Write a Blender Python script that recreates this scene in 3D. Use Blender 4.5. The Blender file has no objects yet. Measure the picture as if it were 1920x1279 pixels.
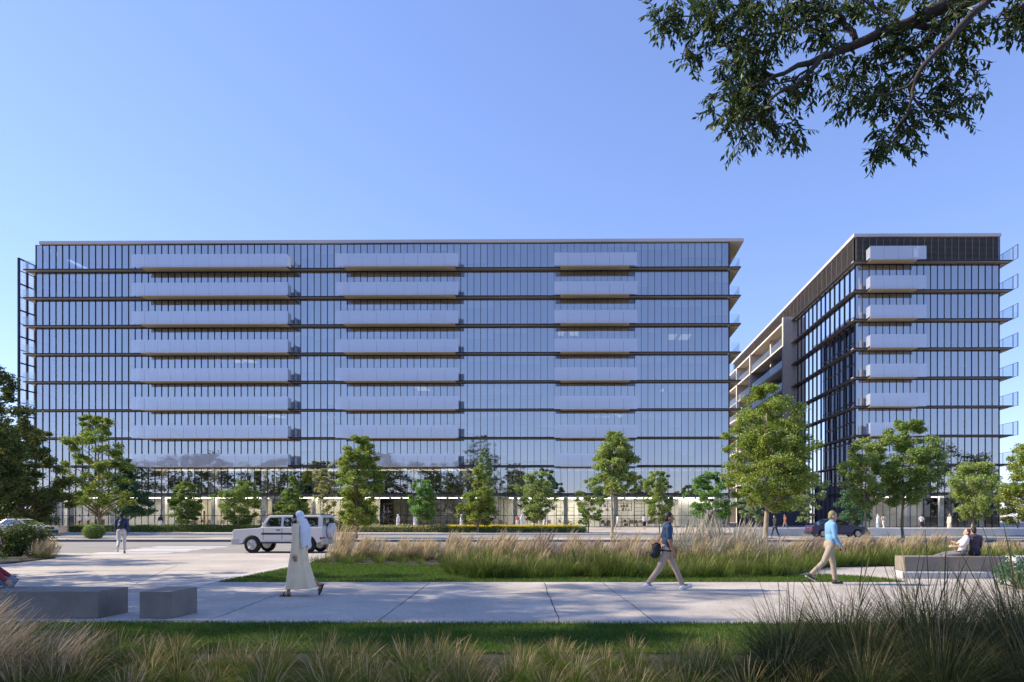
import bpy, math, random
import numpy as np
from mathutils import Vector, Matrix
R = math.radians
sc = bpy.context.scene
col = sc.collection
random.seed(7)
rng = np.random.default_rng(7)

# ------------------------------------------------------------------ camera measurements
YAW = R(0.57); FPX = 1280.0; CX, CY = 1087.0, 968.0; CAMZ = 1.65
RV = np.array([math.cos(YAW), math.sin(YAW), 0]); FV = np.array([-math.sin(YAW), math.cos(YAW), 0])
def ray(px, py, d):
    p = np.array([0, 0, CAMZ]) + FV*d + RV*((px-CX)/FPX*d)
    p[2] += (CY-py)/FPX*d
    return p
def gnd(px, py, z=0.0):
    return ray(px, py, (CAMZ-z)*FPX/(py-CY))
def atY(px, py, Y):
    return ray(px, py, Y/(FV[1]+RV[1]*(px-CX)/FPX))
def XatY(px, Y): return float(atY(px, 900, Y)[0])

# ------------------------------------------------------------------ mesh helpers
class MB:
    def __init__(s): s.v = []; s.f = []; s.m = []
    def add(s, vs, fs, m=0):
        k = len(s.v); s.v += [tuple(map(float, p)) for p in vs]
        for f in fs: s.f.append([i+k for i in f]); s.m.append(m)
    def box(s, x0, x1, y0, y1, z0, z1, m=0):
        vs = [(x0,y0,z0),(x1,y0,z0),(x1,y1,z0),(x0,y1,z0),(x0,y0,z1),(x1,y0,z1),(x1,y1,z1),(x0,y1,z1)]
        s.add(vs, [(0,3,2,1),(4,5,6,7),(0,1,5,4),(1,2,6,5),(2,3,7,6),(3,0,4,7)], m); return s
    def fbox(s, fr, a0, a1, n0, n1, z0, z1, m=0):
        P = lambda a, n, z: fr[0]+fr[1]*a+fr[2]*n+np.array([0,0,z])
        vs = [P(a0,n0,z0),P(a1,n0,z0),P(a1,n1,z0),P(a0,n1,z0),P(a0,n0,z1),P(a1,n0,z1),P(a1,n1,z1),P(a0,n1,z1)]
        s.add(vs, [(0,1,2,3),(4,7,6,5),(0,4,5,1),(1,5,6,2),(2,6,7,3),(3,7,4,0)], m); return s
    def prism(s, poly, z0, z1, m=0):
        n = len(poly)
        vs = [(p[0],p[1],z0) for p in poly]+[(p[0],p[1],z1) for p in poly]
        s.add(vs, [tuple(range(n))[::-1], tuple(range(n,2*n))]+[(i,(i+1)%n,(i+1)%n+n,i+n) for i in range(n)], m); return s
    def tube(s, pts, rad, n=8, m=0, flat=None):
        pts = [np.array(p, float) for p in pts]; k0 = len(s.v); N = len(pts)
        ref = None; rings = []
        for i, p in enumerate(pts):
            t = pts[min(i+1,N-1)]-pts[max(i-1,0)]; t = t/(np.linalg.norm(t)+1e-9)
            if ref is None:
                ref = np.array([0,1.0,0]) if abs(t[1]) < .8 else np.array([1.0,0,0])
            a = ref-t*np.dot(ref,t); a /= np.linalg.norm(a)+1e-9; b = np.cross(t,a); ref = a
            r = rad[i] if hasattr(rad,'__len__') else rad
            ra, rb = (r, r) if flat is None else (r*flat[0], r*flat[1])
            rings.append([p+a*ra*math.cos(2*math.pi*j/n)+b*rb*math.sin(2*math.pi*j/n) for j in range(n)])
        vs = [q for r_ in rings for q in r_]; fs = []
        for i in range(N-1):
            for j in range(n): fs.append((i*n+j, i*n+(j+1)%n, (i+1)*n+(j+1)%n, (i+1)*n+j))
        fs.append(tuple(range(n))[::-1]); fs.append(tuple(range((N-1)*n, N*n)))
        s.add(vs, fs, m); return s
    def ell(s, c, r, M=None, n=14, k=10, m=0):
        c = np.array(c, float); vs = []; fs = []
        for i in range(1, k):
            th = math.pi*i/k
            for j in range(n):
                ph = 2*math.pi*j/n
                q = np.array([math.sin(th)*math.cos(ph)*r[0], math.sin(th)*math.sin(ph)*r[1], math.cos(th)*r[2]])
                vs.append(c+(q if M is None else M@q))
        top = len(vs); q = np.array([0,0,r[2]]); vs.append(c+(q if M is None else M@q)); vs.append(c-(q if M is None else M@q))
        for i in range(k-2):
            for j in range(n): fs.append((i*n+j,(i+1)*n+j,(i+1)*n+(j+1)%n,i*n+(j+1)%n))
        for j in range(n):
            fs.append((top,j,(j+1)%n)); fs.append((top+1,(k-2)*n+(j+1)%n,(k-2)*n+j))
        s.add(vs, fs, m); return s
    def cap(s, p0, r0, p1, r1, n=12, m=0):
        p0 = np.array(p0,float); p1 = np.array(p1,float); d = p1-p0; L = np.linalg.norm(d)+1e-9; d = d/L
        pts = [p0-d*r0*.98]; rr = [r0*.15]
        for a in (-60,-30,0): pts.append(p0+d*r0*math.sin(R(a))); rr.append(r0*math.cos(R(a)))
        for a in (0,30,60): pts.append(p1+d*r1*math.sin(R(a))); rr.append(r1*math.cos(R(a)))
        pts.append(p1+d*r1*.98); rr.append(r1*.15)
        return s.tube(pts, rr, n, m)
    def lathe_y(s, c, prof, n=28, m=0):
        # prof: list of (radius, y offset) closed by caps, axis along Y
        vs = []; fs = []; N = len(prof)
        for r, y in prof:
            for j in range(n):
                a = 2*math.pi*j/n; vs.append((c[0]+r*math.cos(a), c[1]+y, c[2]+r*math.sin(a)))
        for i in range(N-1):
            for j in range(n): fs.append((i*n+j,i*n+(j+1)%n,(i+1)*n+(j+1)%n,(i+1)*n+j))
        fs.append(tuple(range(n))); fs.append(tuple(range((N-1)*n,N*n))[::-1])
        s.add(vs, fs, m); return s
    def build(s, name, mats, parent=None, smooth=False, bevel=0, seg=2, loc=None):
        me = bpy.data.meshes.new(name); off = (0,0,0)
        if parent is not None:
            off = wloc(parent)
        elif loc is not None: off = loc
        vs = s.v if off == (0,0,0) else [(a-off[0], b-off[1], c-off[2]) for a,b,c in s.v]
        me.from_pydata(vs, [], s.f); me.update()
        if not isinstance(mats, (list, tuple)): mats = [mats]
        for mm in mats: me.materials.append(mm)
        if len(mats) > 1: me.polygons.foreach_set('material_index', s.m)
        if smooth: me.polygons.foreach_set('use_smooth', [True]*len(s.f))
        o = bpy.data.objects.new(name, me); col.objects.link(o)
        if parent is not None: o.parent = parent
        elif loc is not None: o.location = loc
        if bevel:
            b = o.modifiers.new('bevel','BEVEL'); b.width = bevel; b.segments = seg; b.limit_method = 'ANGLE'; b.angle_limit = R(40)
        return o
def wloc(o):
    x, y, z = 0.0, 0.0, 0.0
    while o is not None:
        x += o.location[0]; y += o.location[1]; z += o.location[2]; o = o.parent
    return (x, y, z)
def np_obj(name, V, F, mat, parent=None, attr=None, loc=None, smooth=False):
    V = np.asarray(V, np.float32); off = np.array(wloc(parent) if parent is not None else (loc if loc is not None else (0,0,0)), np.float32)
    V = V-off
    me = bpy.data.meshes.new(name); k = F.shape[1]
    me.vertices.add(len(V)); me.vertices.foreach_set('co', V.ravel())
    me.loops.add(F.size); me.loops.foreach_set('vertex_index', F.astype(np.int32).ravel())
    me.polygons.add(len(F)); me.polygons.foreach_set('loop_start', np.arange(0, F.size, k, dtype=np.int32))
    if smooth: me.polygons.foreach_set('use_smooth', np.ones(len(F), bool))
    me.update(calc_edges=True)
    if attr is not None:
        a = me.attributes.new('tip', 'FLOAT', 'POINT'); a.data.foreach_set('value', np.asarray(attr, np.float32))
    me.materials.append(mat)
    o = bpy.data.objects.new(name, me); col.objects.link(o)
    if parent is not None: o.parent = parent
    elif loc is not None: o.location = loc
    return o
def tag(o, label=None, cat=None, group=None, kind=None):
    if label: o['label'] = label
    if cat: o['category'] = cat
    if group: o['group'] = group
    if kind: o['kind'] = kind
    return o
def thing(name, label, cat, loc=(0,0,0), rz=0, group=None):
    o = bpy.data.objects.new(name, None); col.objects.link(o); o.empty_display_size = .3
    o.location = tuple(map(float, loc)); o.rotation_euler = (0,0,rz)
    return tag(o, label, cat, group)
def copy_tree(o, parent=None):
    c = o.copy(); col.objects.link(c)
    if parent is not None: c.parent = parent
    for ch in list(o.children): copy_tree(ch, c)
    return c

# ------------------------------------------------------------------ materials
def newmat(name):
    m = bpy.data.materials.new(name); m.use_nodes = True
    nt = m.node_tree; nt.nodes.clear()
    return m, nt, nt.nodes.new('ShaderNodeOutputMaterial')
def N(nt, typ, **kw):
    n = nt.nodes.new(typ)
    for k, v in kw.items():
        if k in n.inputs.keys(): n.inputs[k].default_value = v
        else: setattr(n, k, v)
    return n
def rgba(c): return (c[0], c[1], c[2], 1.0)
def ramp(nt, stops, fac=None):
    r = nt.nodes.new('ShaderNodeValToRGB'); e = r.color_ramp.elements
    while len(e) < len(stops): e.new(.5)
    for i, (p, c) in enumerate(stops): e[i].position = p; e[i].color = rgba(c)
    if fac is not None: nt.links.new(fac, r.inputs[0])
    return r
def mat(name, c, rough=.6, metal=0.0, var=.12, scale=3.0, bump=0.0, bscale=40.0, spec=.4, emit=None, stretch=None, fine=0.0):
    m, nt, out = newmat(name)
    b = N(nt, 'ShaderNodeBsdfPrincipled', Roughness=rough, Metallic=metal)
    b.inputs['Specular IOR Level'].default_value = spec
    tc = nt.nodes.new('ShaderNodeTexCoord'); src = tc.outputs['Object']
    if stretch:
        mp = nt.nodes.new('ShaderNodeMapping'); mp.inputs['Scale'].default_value = stretch
        nt.links.new(src, mp.inputs[0]); src = mp.outputs[0]
    if var:
        n1 = N(nt, 'ShaderNodeTexNoise', Scale=scale, Detail=6.0, Roughness=.62); nt.links.new(src, n1.inputs['Vector'])
        lo = [x*(1-var) for x in c]; hi = [min(1, x*(1+var)) for x in c]
        r = ramp(nt, [(.3, lo), (.7, hi)], n1.outputs[0]); colr = r.outputs[0]
        if fine:
            n2 = N(nt, 'ShaderNodeTexNoise', Scale=scale*23, Detail=3.0); nt.links.new(src, n2.inputs['Vector'])
            r2 = ramp(nt, [(.3, (1-fine,)*3), (.7, (1+fine*.6,)*3)], n2.outputs[0])
            mx = N(nt, 'ShaderNodeMix', data_type='RGBA', blend_type='MULTIPLY'); mx.inputs[0].default_value = 1
            nt.links.new(colr, mx.inputs[6]); nt.links.new(r2.outputs[0], mx.inputs[7]); colr = mx.outputs[2]
        nt.links.new(colr, b.inputs['Base Color'])
    else: b.inputs['Base Color'].default_value = rgba(c)
    if bump:
        n3 = N(nt, 'ShaderNodeTexNoise', Scale=bscale, Detail=5.0); nt.links.new(src, n3.inputs['Vector'])
        bp = N(nt, 'ShaderNodeBump', Strength=bump, Distance=.02); nt.links.new(n3.outputs[0], bp.inputs['Height']); nt.links.new(bp.outputs[0], b.inputs['Normal'])
    if emit:
        b.inputs['Emission Color'].default_value = rgba(emit[0]); b.inputs['Emission Strength'].default_value = emit[1]
    nt.links.new(b.outputs[0], out.inputs[0])
    return m
def glass_mat(name, tint, see, refl, refl_tint=(1,1,1), rough=.003, body=None, body_fac=0.0, fres=1.0):
    """window glass: clear tinted part + mirror part (more at grazing angles), optional milky body"""
    m, nt, out = newmat(name)
    tr = N(nt, 'ShaderNodeBsdfTransparent', Color=rgba(tint))
    gl = N(nt, 'ShaderNodeBsdfGlossy', Color=rgba(refl_tint), Roughness=rough)
    base = tr.outputs[0]
    if body:
        df = N(nt, 'ShaderNodeBsdfDiffuse', Color=rgba(body)); tl = N(nt, 'ShaderNodeBsdfTranslucent', Color=rgba(body))
        m0 = N(nt, 'ShaderNodeMixShader'); m0.inputs[0].default_value = .35
        nt.links.new(df.outputs[0], m0.inputs[1]); nt.links.new(tl.outputs[0], m0.inputs[2])
        m1 = N(nt, 'ShaderNodeMixShader'); m1.inputs[0].default_value = body_fac
        nt.links.new(base, m1.inputs[1]); nt.links.new(m0.outputs[0], m1.inputs[2]); base = m1.outputs[0]
    lw = N(nt, 'ShaderNodeFresnel', IOR=1.5)
    ma = N(nt, 'ShaderNodeMath', operation='MULTIPLY_ADD'); ma.inputs[1].default_value = (1-refl)*fres; ma.inputs[2].default_value = refl
    nt.links.new(lw.outputs[0], ma.inputs[0])
    mx = N(nt, 'ShaderNodeMixShader'); nt.links.new(ma.outputs[0], mx.inputs[0])
    nt.links.new(base, mx.inputs[1]); nt.links.new(gl.outputs[0], mx.inputs[2])
    nt.links.new(mx.outputs[0], out.inputs[0])
    return m
def leaf_mat(name, stops, trans=.35, gloss=.02, patch=None):
    m, nt, out = newmat(name)
    g = nt.nodes.new('ShaderNodeNewGeometry')
    r = ramp(nt, stops, g.outputs['Random Per Island']); c = r.outputs[0]
    if patch:
        tc = nt.nodes.new('ShaderNodeTexCoord'); n1 = N(nt, 'ShaderNodeTexNoise', Scale=patch[0], Detail=2.0); nt.links.new(tc.outputs['Object'], n1.inputs['Vector'])
        r2 = ramp(nt, [(.38, (1,1,1)), (.64, patch[1])], n1.outputs[0])
        mx = N(nt, 'ShaderNodeMix', data_type='RGBA', blend_type='MULTIPLY'); mx.inputs[0].default_value = 1
        nt.links.new(c, mx.inputs[6]); nt.links.new(r2.outputs[0], mx.inputs[7]); c = mx.outputs[2]
    d = nt.nodes.new('ShaderNodeBsdfDiffuse'); t = nt.nodes.new('ShaderNodeBsdfTranslucent')
    gl = N(nt, 'ShaderNodeBsdfGlossy', Roughness=.45, Color=(.9,.95,1,1))
    nt.links.new(c, d.inputs[0]); nt.links.new(c, t.inputs[0])
    m1 = N(nt, 'ShaderNodeMixShader'); m1.inputs[0].default_value = trans
    nt.links.new(d.outputs[0], m1.inputs[1]); nt.links.new(t.outputs[0], m1.inputs[2])
    m2 = N(nt, 'ShaderNodeMixShader'); m2.inputs[0].default_value = gloss
    nt.links.new(m1.outputs[0], m2.inputs[1]); nt.links.new(gl.outputs[0], m2.inputs[2])
    nt.links.new(m2.outputs[0], out.inputs[0])
    return m
def blade_mat(name, base_stops, tip_stops, lo=.35, hi=.8, trans=.3):
    """grass blade: green towards its foot, dry straw towards its tip (its own colour), varied blade by blade"""
    m, nt, out = newmat(name)
    g = nt.nodes.new('ShaderNodeNewGeometry'); a = N(nt, 'ShaderNodeAttribute', attribute_name='tip')
    r1 = ramp(nt, base_stops, g.outputs['Random Per Island']); r2 = ramp(nt, tip_stops, g.outputs['Random Per Island'])
    mr = nt.nodes.new('ShaderNodeMapRange'); mr.inputs[1].default_value = lo; mr.inputs[2].default_value = hi
    nt.links.new(a.outputs['Fac'], mr.inputs[0])
    mx = N(nt, 'ShaderNodeMix', data_type='RGBA'); nt.links.new(mr.outputs[0], mx.inputs[0])
    nt.links.new(r1.outputs[0], mx.inputs[6]); nt.links.new(r2.outputs[0], mx.inputs[7])
    d = nt.nodes.new('ShaderNodeBsdfDiffuse'); t = nt.nodes.new('ShaderNodeBsdfTranslucent')
    nt.links.new(mx.outputs[2], d.inputs[0]); nt.links.new(mx.outputs[2], t.inputs[0])
    m1 = N(nt, 'ShaderNodeMixShader'); m1.inputs[0].default_value = trans
    nt.links.new(d.outputs[0], m1.inputs[1]); nt.links.new(t.outputs[0], m1.inputs[2]); nt.links.new(m1.outputs[0], out.inputs[0])
    return m

M = {}
M['concrete'] = mat('pale_concrete', (.455,.41,.355), .85, var=.2, scale=.55, bump=.35, bscale=60, fine=.16)
M['joint'] = mat('dark_joint', (.07,.065,.06), .95, var=.3, scale=9)
M['pale_kerb'] = mat('pale_kerb_stone', (.52,.50,.48), .85, var=.10, scale=2)
M['asphalt'] = mat('worn_asphalt', (.275,.26,.235), .9, var=.14, scale=.35, bump=.3, bscale=90, fine=.12)
M['marking'] = mat('road_paint', (.82,.80,.76), .7, var=.1, scale=4)
M['soil'] = mat('planting_soil', (.026,.026,.014), .95, var=.4, scale=2.5, bump=.6, bscale=12)
M['turf'] = mat('turf_base', (.045,.085,.018), .95, var=.4, scale=1.2)
M['field'] = mat('dry_field', (.16,.15,.10), .95, var=.25, scale=.05)
M['bench'] = mat('cast_concrete', (.215,.187,.155), .75, var=.2, scale=2.2, bump=.2, bscale=50, fine=.10)
M['bench_pale'] = mat('pale_cast_concrete', (.44,.45,.45), .75, var=.12, scale=2.2, bump=.15, bscale=50, fine=.06)
M['white_wall'] = mat('white_render', (.66,.65,.63), .8, var=.08, scale=1.5)
M['dark_metal'] = mat('dark_bronze_metal', (.020,.020,.027), .45, .3, var=.1, scale=2)
M['fin'] = mat('navy_fin_metal', (.018,.024,.045), .4, .4, var=.1, scale=1)
M['coping'] = mat('roof_coping_metal', (.50,.47,.50), .5, var=.05, scale=.4)
M['taupe'] = mat('taupe_soffit', (.36,.33,.32), .7, var=.08, scale=.5)
M['beige'] = mat('beige_soffit', (.58,.51,.38), .8, var=.06, scale=.5)
M['louvre'] = mat('brown_louvre', (.19,.17,.155), .55, .2, var=.1, scale=1)
M['pier'] = mat('grey_pier_concrete', (.62,.55,.49), .85, var=.1, scale=.8, bump=.15, bscale=20)
M['slate'] = mat('dark_podium_cladding', (.10,.10,.12), .6, var=.1, scale=.7)
M['ceil'] = mat('interior_ceiling', (.55,.55,.55), .8, var=.03, scale=.2)
M['floor_in'] = mat('interior_floor', (.22,.20,.18), .6, var=.1, scale=.3)
M['core'] = mat('interior_core_wall', (.46,.45,.45), .8, var=.25, scale=.12)
M['ochre'] = mat('ochre_timber_wall', (.56,.52,.42), .6, var=.18, scale=.6, stretch=(3,3,.4))
M['pale_in'] = mat('pale_interior_wall', (.62,.60,.56), .8, var=.06, scale=.4)
M['lamp'] = mat('ceiling_lamp', (.9,.85,.7), .5, var=0, emit=((1,.90,.72), 5.6))
M['lamp_white'] = mat('lobby_lamp', (.9,.9,.9), .5, var=0, emit=((1,.93,.80), 5.6))
M['lamp_soft'] = mat('soft_ceiling_lamp', (.9,.85,.7), .5, var=0, emit=((1,.88,.62), .75))
M['blind'] = mat('roller_blind_fabric', (.66,.66,.64), .9, var=.05, scale=2)
M['shelf'] = mat('dark_timber_shelf', (.10,.065,.04), .6, var=.3, scale=2)
M['lamp_cool'] = mat('office_lamp', (.9,.9,.9), .5, var=0, emit=((1,.95,.85), .22))
M['glass'] = glass_mat('curtain_wall_glass', (.60,.61,.62), 0, .385, (.96,.95,.96))
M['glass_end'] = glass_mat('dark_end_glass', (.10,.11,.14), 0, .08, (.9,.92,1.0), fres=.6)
M['glass_low'] = glass_mat('lobby_glass', (.80,.84,.84), 0, .07, (.86,.92,1.0), fres=.55)
M['balcony_glass'] = glass_mat('fritted_balcony_glass', (.82,.87,.96), 0, .14, (.88,.93,1), rough=.02, body=(.90,.92,1.0), body_fac=.52, fres=.8)
M['screen_glass'] = glass_mat('screen_glass', (.78,.84,.92), 0, .12, (.9,.94,1), body=(.62,.68,.78), body_fac=.35, fres=.6)
M['rail_glass'] = glass_mat('clear_rail_glass', (.95,.97,.97), 0, .05, (.9,.96,1), body=(.7,.8,.82), body_fac=.05, fres=.10)
# ------------------------------------------------------------------ world, sun, camera
SUN_EL, SUN_AZ = R(34), R(2)       # sun over the left, a little beyond the facade plane
SD = Vector((-math.cos(SUN_EL)*math.cos(SUN_AZ), math.cos(SUN_EL)*math.sin(SUN_AZ), math.sin(SUN_EL)))
w = bpy.data.worlds.new('World'); sc.world = w; w.use_nodes = True
nt = w.node_tree; nt.nodes.clear()
sky = nt.nodes.new('ShaderNodeTexSky'); sky.sky_type = 'NISHITA'; sky.sun_disc = False
sky.sun_elevation = SUN_EL; sky.sun_rotation = math.atan2(SD.x, SD.y)
sky.air_density = 1.0; sky.dust_density = .15; sky.ozone_density = 5.0; sky.altitude = 50
bg = nt.nodes.new('ShaderNodeBackground'); bg.inputs[1].default_value = .138
wo = nt.nodes.new('ShaderNodeOutputWorld'); tn = nt.nodes.new('ShaderNodeMix'); tn.data_type = 'RGBA'; tn.blend_type = 'MULTIPLY'; tn.inputs[0].default_value = 1; tn.inputs[7].default_value = (1.12,1.10,1.41,1); gm = nt.nodes.new('ShaderNodeGamma'); gm.inputs[1].default_value = .75
nt.links.new(sky.outputs[0], gm.inputs[0]); nt.links.new(gm.outputs[0], tn.inputs[6]); nt.links.new(tn.outputs[2], bg.inputs[0]); nt.links.new(bg.outputs[0], wo.inputs[0])
sl = bpy.data.lights.new('sun', 'SUN'); sl.energy = 4.2; sl.angle = R(.55); sl.color = (1, .87, .68)
so = bpy.data.objects.new('sun', sl); col.objects.link(so); so.rotation_euler = SD.to_track_quat('Z', 'Y').to_euler(); so.location = (-60, 20, 60)
cam = bpy.data.cameras.new('camera'); co = bpy.data.objects.new('camera', cam); col.objects.link(co); sc.camera = co
co.location = (0,0,CAMZ); co.rotation_euler = (R(90), 0, YAW)
cam.sensor_width = 36; cam.lens = FPX/1920*36
cam.shift_x = -(CX-960)/1920; cam.shift_y = (CY-639.5)/1920; cam.clip_end = 6000; cam.clip_start = .05
sc.view_settings.view_transform = 'Standard'; sc.view_settings.look = 'None'; sc.view_settings.exposure = 1.02; sc.view_settings.gamma = 1
sc.cycles.max_bounces = 8; sc.cycles.transparent_max_bounces = 12; sc.cycles.diffuse_bounces = 3; sc.cycles.glossy_bounces = 4
sc.cycles.use_denoising = True; sc.cycles.sample_clamp_indirect = 4.0; sc.cycles.caustics_reflective = False; sc.cycles.caustics_refractive = False

# ------------------------------------------------------------------ ground, paving, roads
def sheet(name, poly, z, m, kind='structure', label=None, thick=0):
    mb = MB()
    if thick: mb.prism(poly, z-thick, z)
    else: mb.add([(p[0],p[1],z) for p in poly], [tuple(range(len(poly)))])
    o = mb.build(name, m); tag(o, kind=kind)
    if label: o['label'] = label
    return o
def rect(x0,x1,y0,y1): return [(x0,y0),(x1,y0),(x1,y1),(x0,y1)]
sheet('ground', rect(-2500,2500,-1500,3000), -.06, M['field'], label='dry flat ground reaching the horizon')
sheet('planting_bed', rect(-60,60,-12,8.5), -.02, M['soil'], label='dark soil under the grass clumps near the path')
sheet('lawn', rect(-60,60,8.3,10.55), -.005, M['turf'], label='dark green lawn strip along the near edge of the path')
PATH0, PATH1 = 10.5, 17.0
pv = MB(); pv.add([(p[0],p[1],0) for p in rect(-90,90,PATH0,30.2)], [(0,1,2,3)])
def crack(px0,py0,px1,py1,wd,seed,wig=.012,n=26):
    rr = random.Random(seed); a = gnd(px0,py0); b = gnd(px1,py1); d = (b-a); L = np.linalg.norm(d); d /= L; nn = np.array([-d[1],d[0],0])
    o = 0; P = []
    for i in range(n+1):
        o += rr.uniform(-wig,wig); o *= .9
        P.append(a+d*L*i/n+nn*o)
    vs = []; 
    for p in P:
        w_ = wd*rr.uniform(.6,1.25)
        vs += [tuple((p-nn*w_)[:2])+(.003,), tuple((p+nn*w_)[:2])+(.003,)]
    pv.add(vs, [(2*i,2*i+1,2*i+3,2*i+2) for i in range(n)], 1)
crack(703,1169,805,1093,.010,1); crack(1052,1169,1020,1093,.010,2); crack(1230,1169,1130,1093,.009,3)
crack(1660,1169,1500,1093,.009,5); crack(380,1168,560,1100,.008,6,.02); crack(90,1166,330,1060,.007,7,.02)
for k, (y0) in enumerate((20.5, 25.0)):   # straight control joints in the plaza
    pv.box(-60,-10.5 if k==0 else -11.5, y0, y0+.012, .001, .004, 1)
tag(pv.build('paving', [M['concrete'], M['joint']]), kind='structure', label='pale cracked concrete path widening into the plaza')
def strip(name, pts, wd, z, m, label):
    P = [gnd(*p) for p in pts]; mb = MB(); vs = []
    for i, p in enumerate(P):
        t = P[min(i+1,len(P)-1)]-P[max(i-1,0)]; t /= np.linalg.norm(t); n_ = np.array([-t[1],t[0],0])
        vs += [tuple((p-n_*wd)[:2])+(z,), tuple((p+n_*wd)[:2])+(z,)]
    mb.add(vs, [(2*i,2*i+1,2*i+3,2*i+2) for i in range(len(P)-1)])
    return tag(mb.build(name, m), kind='structure', label=label)
strip('kerb_strip', [(352,1104),(410,1088),(500,1070),(590,1052),(640,1042)], .10, .006, M['pale_kerb'], 'pale flush kerb between plaza and lawn')
# roads
ro = MB(); ro.add([(p[0],p[1],-.012) for p in rect(-400,400,30.2,60)], [(0,1,2,3)])
tag(ro.build('road', M['asphalt']), kind='structure', label='light grey road in front of the offices')
md = MB(); md.box(-400,400,44.0,48.5,-.06,.13); md.box(-400,400,43.82,43.99,-.06,.138,1)  # dark kerb face towards the road, its shade put into the material colour
tag(md.build('median', [M['concrete'], M['slate']]), kind='structure', label='raised concrete median between the two carriageways')
sw = MB(); sw.box(-400,400,60,300,-.06,.12); sw.box(-400,400,59.8,59.99,-.06,.132,1)
tag(sw.build('pavement', [M['concrete'], M['pale_kerb']]), kind='structure', label='pavement along the foot of the offices')
cw = MB()
for (xa, xb, y) in ((179,320,1036.6),(219,355,1032.8),(243,373,1030.4),(263,402,1027.6),(290,425,1025.2)):
    a = gnd(xa,y); b = gnd(xb,y)
    cw.box(a[0],b[0],a[1]-.28,a[1]+.28,-.012,-.006)
tag(cw.build('crosswalk_marking', M['marking']), kind='structure', label='white crosswalk bars painted across the road')
# lawn wedge beyond the path, bed polygons
G = lambda L: [tuple(gnd(*p)[:2]) for p in L]
LAWN = G([(410,1091.5),(1700,1091.5),(1640,1083),(1545,1078),(1480,1079),(840,1062),(585,1057)])
sheet('verge_lawn', LAWN, .012, M['turf'], label='triangular lawn beyond the path', thick=.06)
BED = G([(575,1058),(700,1060),(838,1062),(852,1085),(1200,1086),(1480,1081),(1550,1064),(1690,1061.5),(2200,1060)])
BED = BED+[(45,29.6),(-10.8,29.6)]
sheet('meadow_bed', BED, .03, M['soil'], label='planted bed of tall ornamental grasses beside the road', thick=.08)
LBED = G([(-60,1060),(20,1057),(60,1052),(104,1047),(60,1040)])+[(-30,30),(-45,30),(-45,24)]
sheet('corner_bed', LBED, .04, M['soil'], label='planted corner bed at the left edge of the plaza', thick=.08)

# ------------------------------------------------------------------ buildings
ZL = [4.84+3.945*i for i in range(9)]       # ledge levels
ROOF0, ROOF1 = 39.85, 40.3
MR0, MR1 = 40.10, 40.53      # roof of the long office
def panes(mb, fr, a0, a1, z0, z1, step, n=0.0, tilt=.006, rr=random):
    k = max(1, round((a1-a0)/step)); s = (a1-a0)/k
    P = lambda a, nn, z: fr[0]+fr[1]*a+fr[2]*nn+np.array([0,0,z])
    for i in range(k):
        u0, u1 = a0+i*s, a0+(i+1)*s
        t = [rr.uniform(-tilt,tilt) for _ in range(3)]
        mb.add([P(u0,n+t[0],z0),P(u1,n+t[1],z0),P(u1,n+t[1]+t[2],z1),P(u0,n+t[0]+t[2],z1)], [(0,1,2,3)])
    return k, s
def window(parent, fr, a0, a1, z0, z1, step, fin=.11, fw=.021, g='glass', last=False, mid=None):
    mb = MB(); k, s = panes(mb, fr, a0, a1, z0, z1, step); wn = mb.build('window', M[g], parent)
    fb = MB()
    for i in range(k+(1 if last else 0)):
        fb.fbox(fr, a0+i*s-fw, a0+i*s+fw, .006, fin, z0, z1)
    fb.fbox(fr, a0+fw, a1-fw, .006, .05, z1-.09, z1-.012); fb.fbox(fr, a0+fw, a1-fw, .006, .05, z0+.004, z0+.06)
    if mid: fb.fbox(fr, a0+fw, a1-fw, .006, .06, mid-.035, mid+.035)
    fb.build('window_frame', M['fin'], wn)
    return wn
def ledge(parent, fr, a0, a1, z, d=.9):
    mb = MB(); mb.fbox(fr, a0, a1, .0, d-.05, z-.14, z-.01, 1); mb.fbox(fr, a0, a1, d-.047, d, z-.16, z, 0)
    mb.fbox(fr, a0, a1, .26, .32, z-.155, z-.142, 0)
    return mb.build('ledge', [M['dark_metal'], M['taupe']], parent)
def balcony(parent, fr, s0, s1, g0, g1, z, d=2.1, hi=1.5, lo=-.28, returns=True):
    mb = MB(); mb.fbox(fr, s0, s1, .33, d, z-.22, z+.02, 0); mb.fbox(fr, s0+.02, s1-.02, 1.02, d-.02, z-.26, z-.223, 1)
    mb.fbox(fr, s0+.02, s1-.02, .34, .98, z-.26, z-.223, 1)
    b = mb.build('balcony', [M['dark_metal'], M['beige']], parent)
    g = MB(); k = max(1, round((g1-g0)/1.87)); s = (g1-g0)/k
    for i in range(k):
        g.fbox(fr, g0+i*s+.014, g0+(i+1)*s-.014, d+.03, d+.05, z+lo, z+hi)
    if returns:
        g.fbox(fr, s0-.03, s0-.012, .5, d-.02, z+.03, z+hi); g.fbox(fr, s1+.012, s1+.03, .5, d-.02, z+.03, z+hi)
    g.build('balcony_glass', M['balcony_glass'], b)
    r = MB()
    for i in range(k+1):
        r.fbox(fr, max(s0+.02,min(s1-.06,g0+i*s-.02)), max(s0+.06,min(s1-.02,g0+i*s+.02)), d-.07, d-.03, z+.02, z+hi-.35)
    r.fbox(fr, s0, s1, d-.06, d-.02, z+hi-.38, z+hi-.34)
    r.build('handrail', M['dark_metal'], b)
    return b

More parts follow.
